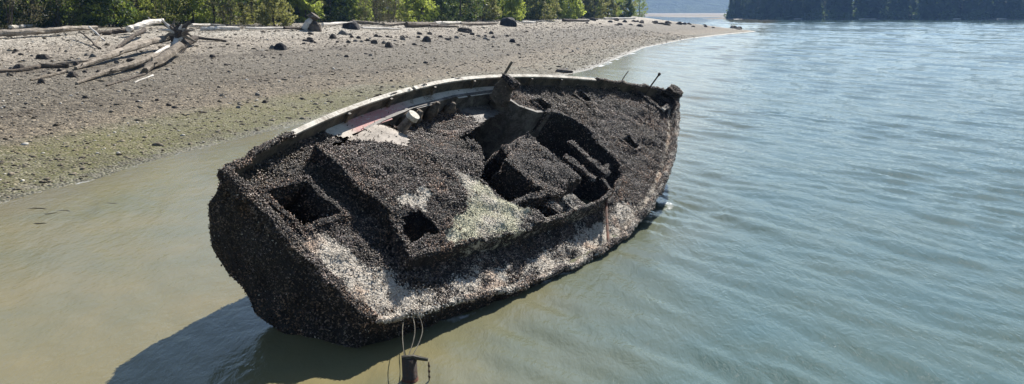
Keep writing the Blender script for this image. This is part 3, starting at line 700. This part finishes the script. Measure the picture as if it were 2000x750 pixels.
# mussels and barnacles: real little shells over every crusted surface
TPL = np.array([[0, 0, -.5], [.24, 0, .08], [0, .15, .08], [-.24, 0, .08], [0, -.15, .08], [.04, 0, .5]])
TF = np.array([[0, 2, 1], [0, 3, 2], [0, 4, 3], [0, 1, 4], [1, 2, 5], [2, 3, 5], [3, 4, 5], [4, 1, 5]])
MP, MN, MC, MS = [], [], [], []
for V, T, where, dens in SCATTER:
    a, b, c = V[T[:, 0]], V[T[:, 1]], V[T[:, 2]]; nn = np.cross(b - a, c - a); ar = np.linalg.norm(nn, axis=1) / 2
    nn = nn / np.maximum(2 * ar[:, None], 1e-9); tot = int(ar.sum() * dens * 1.55)
    k = RNG.choice(len(T), tot, p=ar / ar.sum()); r1 = np.sqrt(RNG.random(tot)); r2 = RNG.random(tot)
    p = a[k] * (1 - r1)[:, None] + b[k] * (r1 * (1 - r2))[:, None] + c[k] * (r1 * r2)[:, None]; n_ = nn[k]
    wz = to_world(p)[:, 2]; wn = n_ @ BR.T
    ok = wz > -.12
    if where == 'hull':   # only what can ever be looked at: above water
        ok &= wz > -.08
    pl = paleness(p, where if where != 'bare' else 'none'); clump = fbm(p * 2.2, 3, 91)
    ok &= RNG.random(tot) < np.clip(1.08 - 1.15 * np.maximum(pl - .25, 0) / .6 + .35 * clump, .48, 1)
    p, n_, pl, clump, wn = p[ok], n_[ok], pl[ok], clump[ok], wn[ok]; m_ = len(p)
    # flip normals to the outside: decks up, sheets seen from either side get both
    flip = np.where(n_[:, 2] < -.2, -1, 1) if where in ('deck', 'roof') else np.where(RNG.random(m_) < .5, 1, -1)
    if where == 'hull': flip = np.where(np.abs(n_[:, 2]) > .8, np.sign(n_[:, 2]), flip)
    n_ = n_ * flip[:, None]
    ispale = RNG.random(m_) < .03 + .87 * smooth(.3, .55, pl)
    g = RNG.random(m_)[:, None]; h = RNG.random(m_)
    g2 = g ** 1.3; dark = np.array([.018, .0135, .0125]) * (1 - g2) + np.array([.2, .15, .116]) * g2
    dark = dark * (1.25 + 1.5 * fbm(p * 4.5, 2, 95) + .5 * fbm(p * 1.3, 2, 96)).clip(.3)[:, None]
    wrm = smooth(-.2, .5, fbm(p * 2.1, 2, 97))[:, None]; dark = dark * (1 - wrm * np.array([-.2, .04, .28]))
    bl = (h > .8)[:, None]; dark = np.where(bl, dark * np.array([1.35, 1.4, 1.65]), dark)
    br = ((h < .16 + .25 * clump))[:, None]; dark = np.where(br, np.array([.1, .068, .042]) * (.4 + g), dark)
    mud = (smooth(.12, .45, fbm(p * 1.7 + 4, 3, 98)) * (RNG.random(m_) < .55))[:, None]; dark = dark * (1 - mud) + mud * np.array([.15, .115, .08]) * (.5 + .7 * g)
    if where == 'deck':   # dried weed tangled in on the high side of the foredeck and aft quarter
        kw = (smooth(.1, 1.3, p[:, 1]) * np.maximum(smooth(8, 10, p[:, 0]), smooth(2.2, 1.2, p[:, 0])) * (RNG.random(m_) < .6))[:, None]
        dark = dark * (1 - kw) + kw * np.array([.11, .08, .048]) * (.5 + g)
    palec = np.array([.36, .31, .25]) * (1 - g) + np.array([.76, .7, .6]) * g
    palec = palec * tint(p, where)
    MC.append(np.where(ispale[:, None], palec, dark)); MS.append(np.where(ispale, RNG.uniform(.018, .04, m_), RNG.uniform(.024, .05, m_) * (1 + .35 * clump)))
    lift = RNG.uniform(.0, .018, m_) + .02 * np.clip(clump, 0, 1)
    MP.append(p + n_ * lift[:, None]); MN.append(n_)
MP, MN, MC, MS = map(np.concatenate, (MP, MN, MC, MS)); m_ = len(MP)

rd = RNG.normal(size=(m_, 3)); tg = np.cross(MN, rd); tg /= np.linalg.norm(tg, axis=1)[:, None] + 1e-9
ax = tg + MN * RNG.uniform(.0, 1.5, m_)[:, None]; ax /= np.linalg.norm(ax, axis=1)[:, None]
e1 = np.cross(ax, MN + .3 * RNG.normal(size=(m_, 3))); e1 /= np.linalg.norm(e1, axis=1)[:, None] + 1e-9; e2 = np.cross(ax, e1)
tp = TPL[None] * MS[:, None, None]
SV = MP[:, None] + tp[..., 0:1] * e1[:, None] + tp[..., 1:2] * e2[:, None] * 1.5 + tp[..., 2:3] * ax[:, None]
SF = (TF[None] + 6 * np.arange(m_)[:, None, None]).reshape(-1, 3)
obj('mussel_crust', meshdata('mussel_crust', SV.reshape(-1, 3), SF, M_mussel, False, {'Col': np.repeat(MC, 6, 0)}), wreck, kind='stuff')

# ------------------------------------------------------------------ rocks
def ico(sub):
    import bmesh
    bm = bmesh.new(); bmesh.ops.create_icosphere(bm, subdivisions=sub, radius=1); V = np.array([v.co[:] for v in bm.verts]); Fc = [tuple(v.index for v in f.verts) for f in bm.faces]; bm.free(); return V, Fc
IV, IF = ico(3)
ROCKM = []
for k in range(7):
    V = IV.copy(); V *= (1 + .34 * fbm(V * 1.1 + 13 * k, 3, 100 + k) + .1 * fbm(V * 3.3 + 7 * k, 2, 120 + k))[:, None]
    rr = random.Random(k)
    for _ in range(5):   # chop facets
        n_ = np.array([rr.gauss(0, 1), rr.gauss(0, 1), rr.gauss(0, 1)]); n_ /= np.linalg.norm(n_); d = V @ n_; lim = rr.uniform(.6, .8)
        V -= np.where(d > lim, d - lim, 0)[:, None] * n_ * .85
    V[:, 2] = np.where(V[:, 2] < -.25, -.25, V[:, 2])
    ROCKM.append({mm: meshdata('rock', V, IF, mm) for mm in (M_rock, M_rockb, M_rockg)})
def rock(u, v, wpx, hpx, mat, label, group=None, k=None, cat='rock', name='rock'):
    p, T = px_ground(u, v); s = px_scale(T); k = random.randrange(7) if k is None else k
    w_ = wpx * s / 2; h_ = hpx * s
    o = obj(name, ROCKM[k][mat], loc=(p.x, p.y + w_ * .3, p.z - .02), label=label, cat=cat, group=group)
    o.scale = (w_, w_ * random.uniform(.75, 1.05), h_ / 1.0); o.rotation_euler = (0, 0, random.uniform(-.6, .6)); return o
rock(992, 51, 38, 18, M_rockb, 'large black blocky boulder at the head of the beach below the bushes', k=2)
rock(908, 63, 32, 11, M_rock, 'broad low brown boulder with a smaller tail of stones, upper beach', k=1)
rock(547, 97, 30, 14, M_rockb, 'dark weedy boulder alone on the pale gravel right of the driftwood pile', k=3)
rock(532, 96, 14, 7, M_rockg, 'small grey stone touching the left side of the lone dark boulder', k=4)
rock(684, 56, 44, 17, M_rockb, 'rounded black root-like boulder beside the upright stump', k=5)
rock(669, 68, 20, 8, M_rockg, 'flat grey slab of rock below the black boulder by the stump', k=4)
rock(832, 82, 22, 13, M_rock, 'round brown boulder in the middle of the band of beach stones', k=0)
rock(759, 93, 18, 10, M_rock, 'dark rounded rock at the lower edge of the stone band', k=6)
rock(731, 86, 16, 9, M_rock, 'dark rounded rock at the upper left of the stone band', k=2)
rock(1001, 83, 15, 8, M_rockb, 'small black pointed rock alone right of the stone band', k=3)
rock(1103, 142, 38, 9, M_rock, 'low brown rock just behind the forward white rail', k=1)
rock(80, 115, 32, 12, M_rock, 'wide brown rock on the pale gravel at left', k=5)
rock(34, 138, 26, 13, M_rock, 'brown rock just above the thin log at the left edge', k=0)
rock(140, 151, 22, 11, M_rock, 'round red-brown rock between the fanned logs', k=6)
rock(181, 115, 18, 10, M_rockg, 'grey rock on the pale gravel above the long log', k=4)
rock(258, 122, 26, 9, M_rock, 'brown stones wedged between the upper and middle logs', k=1)
rock(80, 164, 16, 11, M_rock, 'upright brown rock below the thin log at left', k=3)
rock(138, 125, 16, 9, M_rockg, 'grey-brown rock touching the long log from above', k=2)
rr = random.Random(12); SM = 'small dark stone in the loose band of stones across the beach'
for i in range(46):
    u = rr.uniform(590, 1000); v = 78 + rr.gauss(0, 5.5) - (u - 700) * .012; s = rr.uniform(6, 13) * (1.3 if rr.random() < .15 else 1)
    rock(u, v, s, s * rr.uniform(.4, .6), M_rock if rr.random() < .7 else M_rockg, SM, 'stones in the beach band')
for i in range(42):
    u = rr.uniform(1130, 1455); v = 38 + (u - 1130) * .055 + rr.gauss(0, 1.6) + (6 if u < 1250 and rr.random() < .5 else 0); s = rr.uniform(6, 15)
    rock(u, v, s, s * rr.uniform(.28, .45), M_rock, 'low dark rock along the crest of the spit', 'rocks on the spit crest')
for i in range(60):
    u = rr.uniform(-40, 1120); v = rr.uniform(88, 215)
    if u > 480 and v > 250 - (u - 480) * .22: continue
    s = rr.uniform(5, 12) * (.8 + v / 400)
    rock(u, v, s, s * rr.uniform(.35, .55), M_rock if rr.random() < .75 else M_rockg, 'stray stone lying on the open gravel of the beach', 'stray stones on the gravel')
for i in range(22):
    u = rr.uniform(10, 230); v = rr.uniform(98, 150); s = rr.uniform(6, 15)
    rock(u, v, s, s * rr.uniform(.4, .6), M_rock if rr.random() < .5 else M_rockg, 'small stone on the pale gravel around the fanned logs', 'stones around the logs')

# pebbles: uncountable, one object
PV, PF = ico(1); PF = np.array(PF)
npb = 26000; rg = np.random.default_rng(8)
px_ = rg.uniform(-45, 40, npb * 5); py_ = 16 + 120 * rg.random(npb * 5) ** 1.9
dd = sdist(px_, py_, land1); ok = (dd > .3) & (dd < 30) & (np.abs(px_) < .72 * py_ + 4)
px_, py_ = px_[ok][:npb], py_[ok][:npb]; npb = len(px_); pz_ = height(px_, py_)
sz = np.exp(rg.normal(-3.75, .45, npb)).clip(.01, .14) * (1 + py_ / 120)
scl = np.stack([sz * rg.uniform(.8, 1.6, npb), sz * rg.uniform(.8, 1.6, npb), sz * rg.uniform(.45, .9, npb)], -1)
low = PV * 1.0; nvp = len(low); jit = 1 + .25 * rg.normal(size=(npb, nvp, 1)).clip(-1, 1)
pv = low[None] * jit * scl[:, None] + np.stack([px_, py_, pz_], -1)[:, None]
pf = (PF[None] + nvp * np.arange(npb)[:, None, None]).reshape(-1, 3)
gcol = rg.random(npb)[:, None]; pc = np.array([.05, .039, .027]) * (1 - gcol) + np.array([.24, .203, .15]) * gcol
wh = rg.random(npb) < .06; pc[wh] = np.array([.44, .41, .36])
m, t, out = newmat('pebbles'); finish(t, out, attr(t, 'Col').outputs['Color'], .85, None, 0, .1)
obj('beach_pebbles', meshdata('beach_pebbles', pv.reshape(-1, 3), pf, m, False, {'Col': np.repeat(pc, nvp, 0)}), label='loose pebbles and shells strewn over the gravel beach', cat='pebbles', kind='stuff')

# ------------------------------------------------------------------ driftwood
def log(ptspx, diam, mat, label, group=None, name='drift_log', lift=0.0, liftend=None, seg=5, wob=.32, seed=0):
    P_, Rr = [], []
    for (u, v), d in zip(ptspx, diam):
        p, T = px_ground(u, v); P_.append(p); Rr.append(d * px_scale(T) / 2)
    pts, rad = [], []; rn = random.Random(seed)
    for i in range(len(P_) - 1):
        for k in range(seg):
            f = k / seg; p = P_[i].lerp(P_[i + 1], f); r = Rr[i] * (1 - f) + Rr[i + 1] * f
            pts.append(p); rad.append(r)
    pts.append(P_[-1]); rad.append(Rr[-1]); n_ = len(pts); base = P_[0].copy(); out_ = []
    for i, (p, r) in enumerate(zip(pts, rad)):
        g_ = ground_at(p.x, p.y); le = lift * (1 - i / (n_ - 1)) + (liftend or 0) * i / (n_ - 1)
        out_.append(Vector((p.x + rn.gauss(0, .1) * r * 2, p.y + rn.gauss(0, .1) * r * 2, g_ + r * .8 + le)) - base)
    b = MB(); b.tube(out_, [r * rn.uniform(.9, 1.1) for r in rad], 9, wob=wob, seed=seed)
    # knots and broken branch stubs
    for k in range(2 if max(rad) > .12 else 0):
        i = rn.randrange(1, n_ - 1); d = Vector((rn.gauss(0, 1), rn.gauss(0, 1), abs(rn.gauss(0, 1)))).normalized()
        b.tube([out_[i], out_[i] + d * rad[i] * 1.5, out_[i] + d * rad[i] * 2.1], [rad[i] * .3, rad[i] * .25, rad[i] * .12], 6, wob=.3, seed=k)
    return b.build(name, mat, True and None, False, loc=base, label=label, cat='log', group=group)
log([(342, 92), (262, 111), (205, 125), (148, 138)], [14, 14, 11, 8], M_drift, 'long grey bark-stripped log, uppermost of the three fanned from the root tangle', lift=.5, seed=1)
log([(312, 122), (262, 138), (200, 152), (150, 166)], [11, 12, 9, 6], M_drift, 'middle log of the three fanned from the root tangle', lift=.25, seed=2)
log([(284, 148), (250, 158), (208, 170)], [5, 4, 4], M_dark, 'thin dark branch trailing left from the thick lowest log', seed=50)
log([(205, 122), (160, 126), (110, 127)], [5, 5, 4], M_drift, 'thin straight pole crossing above the small end of the uppermost fanned log', lift=.2, seed=51)
log([(330, 104), (280, 128), (240, 140)], [6, 5, 4], M_bleach, 'slim pale pole between the uppermost and middle fanned logs', lift=.3, seed=52)
log([(300, 150), (262, 164)], [4, 3], M_bleach, 'short pale stick on the gravel under the thick lowest log', seed=53)
log([(354, 110), (322, 125), (284, 145)], [16, 18, 13], M_drift, 'thick lowest log of the fan, light grey with dark underside', lift=.35, seed=3)
log([(134, 133), (80, 135), (40, 140), (-30, 146)], [8, 9, 7, 7], M_dark, 'thin crooked brown log running off the left edge below the rocks', seed=4)
log([(128, 141), (90, 152), (60, 158)], [6, 6, 4], M_drift, 'thin pale branch lying below the crooked brown log', seed=5)
log([(190, 66), (120, 70), (40, 74), (-60, 76)], [8, 11, 12, 12], M_drift, 'very long straight grey log at the bush edge, running off the left side', lift=.25, liftend=.1, seed=6)
log([(258, 68), (226, 69), (188, 70)], [10, 9, 8], M_dark, 'dark log continuing right from the very long straight log', lift=.15, seed=7)
log([(318, 62), (285, 67), (253, 74)], [9, 12, 11], M_bleach, 'bright sun-bleached broken log leaning on the driftwood heap', lift=.6, liftend=.35, seed=8)
log([(284, 72), (256, 84), (230, 98)], [8, 8, 6], M_dark, 'dark slanting pole below the bright bleached log', lift=.35, seed=9)
log([(177, 72), (205, 82)], [4, 3], M_bleach, 'short pale crossed stick on the gravel', lift=.5, seed=10)
log([(158, 78), (196, 97)], [3, 4], M_dark, 'thin dark strip standing in for a shadow slanting across the pale gravel', lift=.4, seed=11)  # a cast shadow, built as a thin dark pole
log([(184, 89), (200, 80)], [4, 3], M_drift, 'stub branch joining the crossed stick and the shadow strip', lift=.0, liftend=.3, seed=12)
log([(372, 80), (404, 81), (442, 83)], [6, 5, 4], M_dark, 'thin dark pole pointing right from the root tangle', lift=.2, seed=13)
log([(392, 60), (425, 60), (468, 59)], [8, 9, 7], M_bleach, 'pale bleached log lying right of the root tangle', seed=14)
log([(375, 56), (410, 53), (440, 53)], [5, 5, 4], M_bleach, 'thin pale log behind the bleached log by the root tangle', lift=.2, seed=15)
log([(300, 84), (262, 92), (235, 98)], [6, 6, 4], M_bleach, 'thin pale pole under the upper fanned log', lift=.1, seed=16)
log([(345, 84), (310, 84), (285, 90)], [8, 9, 6], M_dark, 'short dark log end buried under the root tangle', lift=.3, seed=17)
log([(382, 88), (352, 96)], [12, 16], M_dark, 'black broken log butt on the right of the root tangle', lift=.25, seed=18)
for i, (a, b_, d, mt, lb) in enumerate([((480, 60), (560, 57), 5, M_bleach, 'thin pale drift log under the olive bushes'), ((555, 60), (600, 58), 6, M_dark, 'dark driftwood pole ending at the upright stump'),
        ((630, 52), (690, 46), 6, M_bleach, 'pale log sloping up behind the black root-like boulder'), ((690, 46), (750, 50), 6, M_drift, 'reddish grey log behind and right of the black root-like boulder'),
        ((708, 58), (780, 58), 4, M_bleach, 'long thin white log on the open gravel right of the black boulder'), ((750, 52), (800, 48), 6, M_drift, 'grey log in the shade of the bright shrub'),
        ((795, 54), (850, 50), 10, M_dark, 'stout black log below the bright shrub'), ((850, 50), (900, 47), 7, M_bleach, 'pale log right of the stout black log'),
        ((840, 54), (895, 54), 5, M_dark, 'thin dark log below the pale log'), ((900, 50), (968, 48), 6, M_drift, 'grey log lying left of the large black boulder'),
        ((1020, 46), (1045, 45), 4, M_bleach, 'short pale log right of the large black boulder'), ((1100, 43), (1150, 42), 5, M_dark, 'dark weedy log below the bushes near the spit'),
        ((1180, 39), (1240, 37), 4, M_bleach, 'pale log near the last bush on the spit'), ((20, 58), (80, 52), 7, M_bleach, 'pale fallen branch in the shade at the far left'), ((95, 62), (170, 58), 6, M_dark, 'dark branch in the shade behind the very long log')]):
    log([a, b_], [d, d * .8], mt, lb, seed=30 + i, lift=.1)
# root wad standing at the head of the fan
p, T = px_ground(352, 100); s = px_scale(T)
rw_ = empty('root_tangle', p, label='upturned root tangle with upright grey roots at the head of the fanned logs', cat='driftwood')
b = MB(); b.tube([(-.3, .3, .1), (-.1, .1, .7), (.05, 0, 1.15), (.1, .05, 1.5)], [.3, .36, .3, .12], 9, wob=.7, seed=3); b.build('root_crown', M_dark, rw_)
rn = random.Random(6)
for i, (u, v, r0) in enumerate([(318, 44, 5), (326, 40, 5), (333, 48, 6), (346, 38, 4), (362, 50, 5), (374, 44, 7), (388, 60, 5), (358, 122, 8), (347, 118, 7), (378, 72, 5), (312, 60, 5), (340, 52, 5), (324, 52, 5), (368, 58, 6), (334, 74, 7), (384, 84, 6), (340, 110, 7), (366, 104, 6), (322, 76, 6)]):
    e_ = Vector(((u - 352) * s, rn.uniform(-.3, .3), (100 - v) * s)); st = Vector((rn.uniform(-.15, .15), 0, .9 if v < 100 else .7))
    if v > 100: e_.z = -.15; e_.y = -1.0 if u > 350 else -.8
    mid_ = st.lerp(e_, .5) + Vector((rn.gauss(0, .12), rn.gauss(0, .12), .1))
    b = MB(); b.tube([st, mid_, e_], [r0 * s * .95, r0 * s * .6, r0 * s * .22], 7, wob=.3, seed=i); b.build('root', [M_drift, M_bleach, M_dark][i % 3], rw_)
# stump
p, T = px_ground(612, 60); s = px_scale(T)
st_ = empty('tree_stump', p, label='weathered upright stump with one pale side at the head of the beach', cat='stump')
b = MB(); b.tube([(.1, 0, -.1), (.08, 0, 12 * s), (.1, 0, 26 * s), (.22, 0, 30 * s)], [15 * s, 12 * s, 13 * s, 9 * s], 12, wob=.3, seed=4); b.build('stump_trunk', M_dark, st_)
b = MB(); b.tube([(-15 * s, -.1, 3 * s), (-8 * s, -.15, 16 * s), (-2 * s, -.1, 23 * s)], [8 * s, 8 * s, 4 * s], 9, wob=.4, seed=5); b.build('root_flare', M_bleach, st_)  # left side built in the paler wood colour
b = MB(); b.tube([(-18 * s, -.2, 0), (-24 * s, -.25, -.05)], [6 * s, 3 * s], 8, wob=.4, seed=6); b.build('root_flare', M_drift, st_)

# ------------------------------------------------------------------ trees and bushes
def make_crown(seed, kind):
    rnd = random.Random(seed); V = []; Fc = []; Sh = []
    if kind == 'alder': H_, W_, z0, nc = 9.0, 2.9, .2, 210
    elif kind == 'shrub': H_, W_, z0, nc = 3.4, 1.9, .1, 95
    else: H_, W_, z0, nc = 4.2, 2.2, .2, 70
    for i in range(nc):
        f = rnd.random() ** (1.35 if kind != 'shrub' else .9); z = z0 + f * H_
        rr = W_ * (math.sin(min(1, (f * 1.15 + .25)) * 2.6) ** .8 if f < .95 else .3) * rnd.uniform(.55, 1.05); a = rnd.uniform(0, 6.283)
        s = rnd.uniform(.28, .6) * (1 if kind != 'shrub' else .85)
        tone = rnd.uniform(0, .45)
        blob_leaves(V, Fc, Sh, (math.cos(a) * rr, math.sin(a) * rr, z), (s, s, s * .8), 40 if kind != 'twig' else 26, .12 if kind != 'twig' else .06, rnd, (tone, tone + .55))
    if kind == 'twig':   # bare grey twigs mixed in
        for i in range(160):
            a = rnd.uniform(0, 6.283); r_ = rnd.uniform(.3, W_); z = rnd.uniform(.1, H_); p = Vector((math.cos(a) * r_, math.sin(a) * r_, z)); d = Vector((rnd.gauss(0, .5), rnd.gauss(0, .5), rnd.uniform(.2, 1))).normalized() * rnd.uniform(.4, 1.1)
            w_ = Vector((.012, .012, 0)); b = len(V); V += [p - w_, p + w_, p + d + w_ * .3, p + d - w_ * .3]; Fc.append((b, b + 1, b + 2, b + 3)); Sh += [.6] * 4
    return np.array(V), np.array(Fc), np.array(Sh)
CR = {}
def crown_mesh(kind, var, tone):
    if (kind, var, 'raw') not in CR: CR[(kind, var, 'raw')] = make_crown(hash3(var, len(kind), 3) * 1000 // 1 + var, kind)
    if (kind, var, tone) not in CR:
        V, Fc, Sh = CR[(kind, var, 'raw')]; CR[(kind, var, tone)] = meshdata('crown', V, Fc, LEAF[tone], attrs={'shade': Sh})
    return CR[(kind, var, tone)]
TRK = {}
def trunk_mesh(kind, var):
    if (kind, var) in TRK: return TRK[(kind, var)]
    rnd = random.Random(var * 7 + len(kind)); b = MB(); H_ = {'alder': 8.6, 'shrub': 2.6, 'twig': 3.6}[kind]; n_ = 1 if kind == 'alder' else 4
    for k in range(n_):
        a = rnd.uniform(0, 6.28); sp = .15 if n_ > 1 else 0; r0 = .14 if kind == 'alder' else .045
        pts = [Vector((math.cos(a) * sp * (1 + 4 * f) + rnd.gauss(0, .06), math.sin(a) * sp * (1 + 4 * f) + rnd.gauss(0, .06), -.2 + f * H_)) for f in (0, .25, .5, .75, 1)]
        b.tube(pts, [r0, r0 * .85, r0 * .6, r0 * .4, r0 * .15], 7, wob=.2, seed=k)
        for j in range(7 if kind == 'alder' else 3):
            f = rnd.uniform(.12, .85); i = min(3, int(f * 4)); p = pts[i].lerp(pts[i + 1], f * 4 - i); aa = rnd.uniform(0, 6.28); ln = rnd.uniform(.9, 2.2) * (1 if kind == 'alder' else .4)
            q = p + Vector((math.cos(aa) * ln, math.sin(aa) * ln, ln * .5)); b.tube([p, p.lerp(q, .5) + Vector((0, 0, .1)), q], [r0 * .4, r0 * .25, r0 * .08], 5)
    TRK[(kind, var)] = meshdata('trunk', b.V, b.F, M_bark); return TRK[(kind, var)]
tcount = 0
def tree(u, v, kind, tone, label, scale=1.0, back=0.0, group=None):
    global tcount
    p, T = px_ground(u, v); k = (T + back) / T; x, y = p.x * k, p.y * k; z = ground_at(x, y); var = tcount % 3; tcount += 1
    nm = {'alder': 'alder_tree', 'shrub': 'shrub', 'twig': 'bare_shrub'}[kind]
    r = empty(nm, (x, y, z - .05), label=label, cat='tree' if kind == 'alder' else 'bush', group=group); r.rotation_euler = (0, 0, random.uniform(0, 6.28)); r.scale = (scale * random.uniform(.9, 1.1), scale * random.uniform(.9, 1.1), scale * random.uniform(.9, 1.15))
    c = obj('crown', crown_mesh(kind, var, tone), r); tk = obj('trunk', trunk_mesh(kind, var), r); return r
TREES = [(-70, 62, 'alder', 'dark', 'dark tree cut by the left edge of the picture', 1.1, 6), (15, 60, 'twig', 'twig', 'grey twiggy bush in shade above the long log, nearest the left edge', 1.0, 2),
    (70, 60, 'alder', 'dark', 'shaded dark green tree behind the grey twiggy bush at left', 1.0, 7), (110, 58, 'twig', 'twig', 'grey twiggy bush behind the middle of the very long log', .9, 3),
    (165, 58, 'alder', 'mid', 'tree with dark lower trunk behind the right end of the long log', 1.0, 6), (215, 56, 'shrub', 'dark', 'dark bush behind the dark log', 1.0, 3),
    (272, 52, 'alder', 'bright', 'bright yellow-green tree above the bleached log', .9, 4), (318, 52, 'twig', 'olive', 'olive twiggy bush directly behind the root tangle', .9, 3),
    (370, 50, 'shrub', 'bright', 'yellow-green bush right behind the root tangle', 1.15, 3), (418, 50, 'alder', 'mid', 'green tree left of the dark gap above the pale log', .9, 5), (445, 52, 'twig', 'twig', 'dark grey twiggy bush right of the pale bleached log', .8, 2),
    (495, 50, 'alder', 'olive', 'olive-green tree left of the stump', .95, 4), (540, 52, 'shrub', 'olive', 'brownish olive bush just left of the stump', .85, 2), (590, 46, 'shrub', 'bright', 'bright green bush behind the stump', 1.25, 4),
    (645, 45, 'alder', 'dark', 'dark green tree right behind the stump', .95, 6), (690, 44, 'alder', 'mid', 'green tree behind the black root-like boulder', .95, 5), (738, 46, 'twig', 'twig', 'brown leafless bush between the black boulder and the bright shrub', 1.0, 2),
    (765, 46, 'twig', 'twig', 'second brown leafless bush, touching the bright shrub', .95, 3), (815, 44, 'shrub', 'bright', 'bright yellow-green shrub above the stout black log', 1.3, 2), (862, 42, 'alder', 'dark', 'deep green tree right of the bright shrub', .9, 4),
    (900, 44, 'alder', 'dark', 'deep green tree above the pale log', .9, 5), (940, 42, 'shrub', 'olive', 'olive shrub left of the large black boulder', 1.35, 3), (982, 41, 'alder', 'mid', 'mid green tree behind the large black boulder', .9, 6), (1005, 41, 'shrub', 'bright', 'bright green shrub right behind the large black boulder', 1.1, 2),
    (1030, 40, 'alder', 'dark', 'dark tree just right of the large black boulder', .95, 8), (1062, 40, 'alder', 'olive', 'rounded olive tree reaching the gravel, right of the black boulder', .95, 2), (1088, 38, 'alder', 'mid', 'dark-centred tree right of the rounded olive tree', .95, 7),
    (1112, 38, 'shrub', 'bright', 'bright shrub above the dark weedy log', 1.5, 3), (1140, 36, 'alder', 'dark', 'dark tree above the dark weedy log', 1.0, 8), (1160, 36, 'alder', 'olive', 'olive tree fourth from the end of the spit', .95, 4),
    (1188, 35, 'alder', 'mid', 'green tree third from the end of the spit', 1.0, 5), (1220, 34, 'alder', 'olive', 'pale olive tree second from the end of the spit', .95, 4), (1248, 33, 'alder', 'mid', 'last tree at the end of the spit', .85, 3)]
for (u, v, k, tn, lb, sc, bk) in TREES: tree(u, v, k, tn, lb, sc, bk)
for i in range(34):
    u = -60 + i * 39 + random.uniform(-9, 9); v = 57 - 22 * (u + 60) / 1310
    tree(u, v, 'shrub', ['dark', 'mid', 'olive', 'dark', 'mid'][i % 5], 'low leafy bush filling a gap between the front trees of the shore', random.uniform(1.1, 1.5), 7 + random.uniform(0, 3), group='bushes filling the tree line')
for i in range(26):
    u = -120 + i * 51; v = 58 - 22 * (u + 120) / 1330
    tree(u, v, 'alder', 'dark' if i % 3 else 'mid', 'tree in the second row, half hidden behind the beach bushes', 1.15, 19 + random.uniform(0, 6), group='second row of trees')

# ------------------------------------------------------------------ haze
hm, t, out = newmat('haze_air')
pv_ = N(t, 'ShaderNodeVolumePrincipled'); pv_.inputs['Color'].default_value = (.3, .54, 1, 1); pv_.inputs['Density'].default_value = .00016; pv_.inputs['Anisotropy'].default_value = .2
t.links.new(pv_.outputs[0], out.inputs['Volume'])
b = MB(); b.box((0, 3200, 77.5), (11000, 8000, 167)); b.build('haze', hm, kind='stuff')
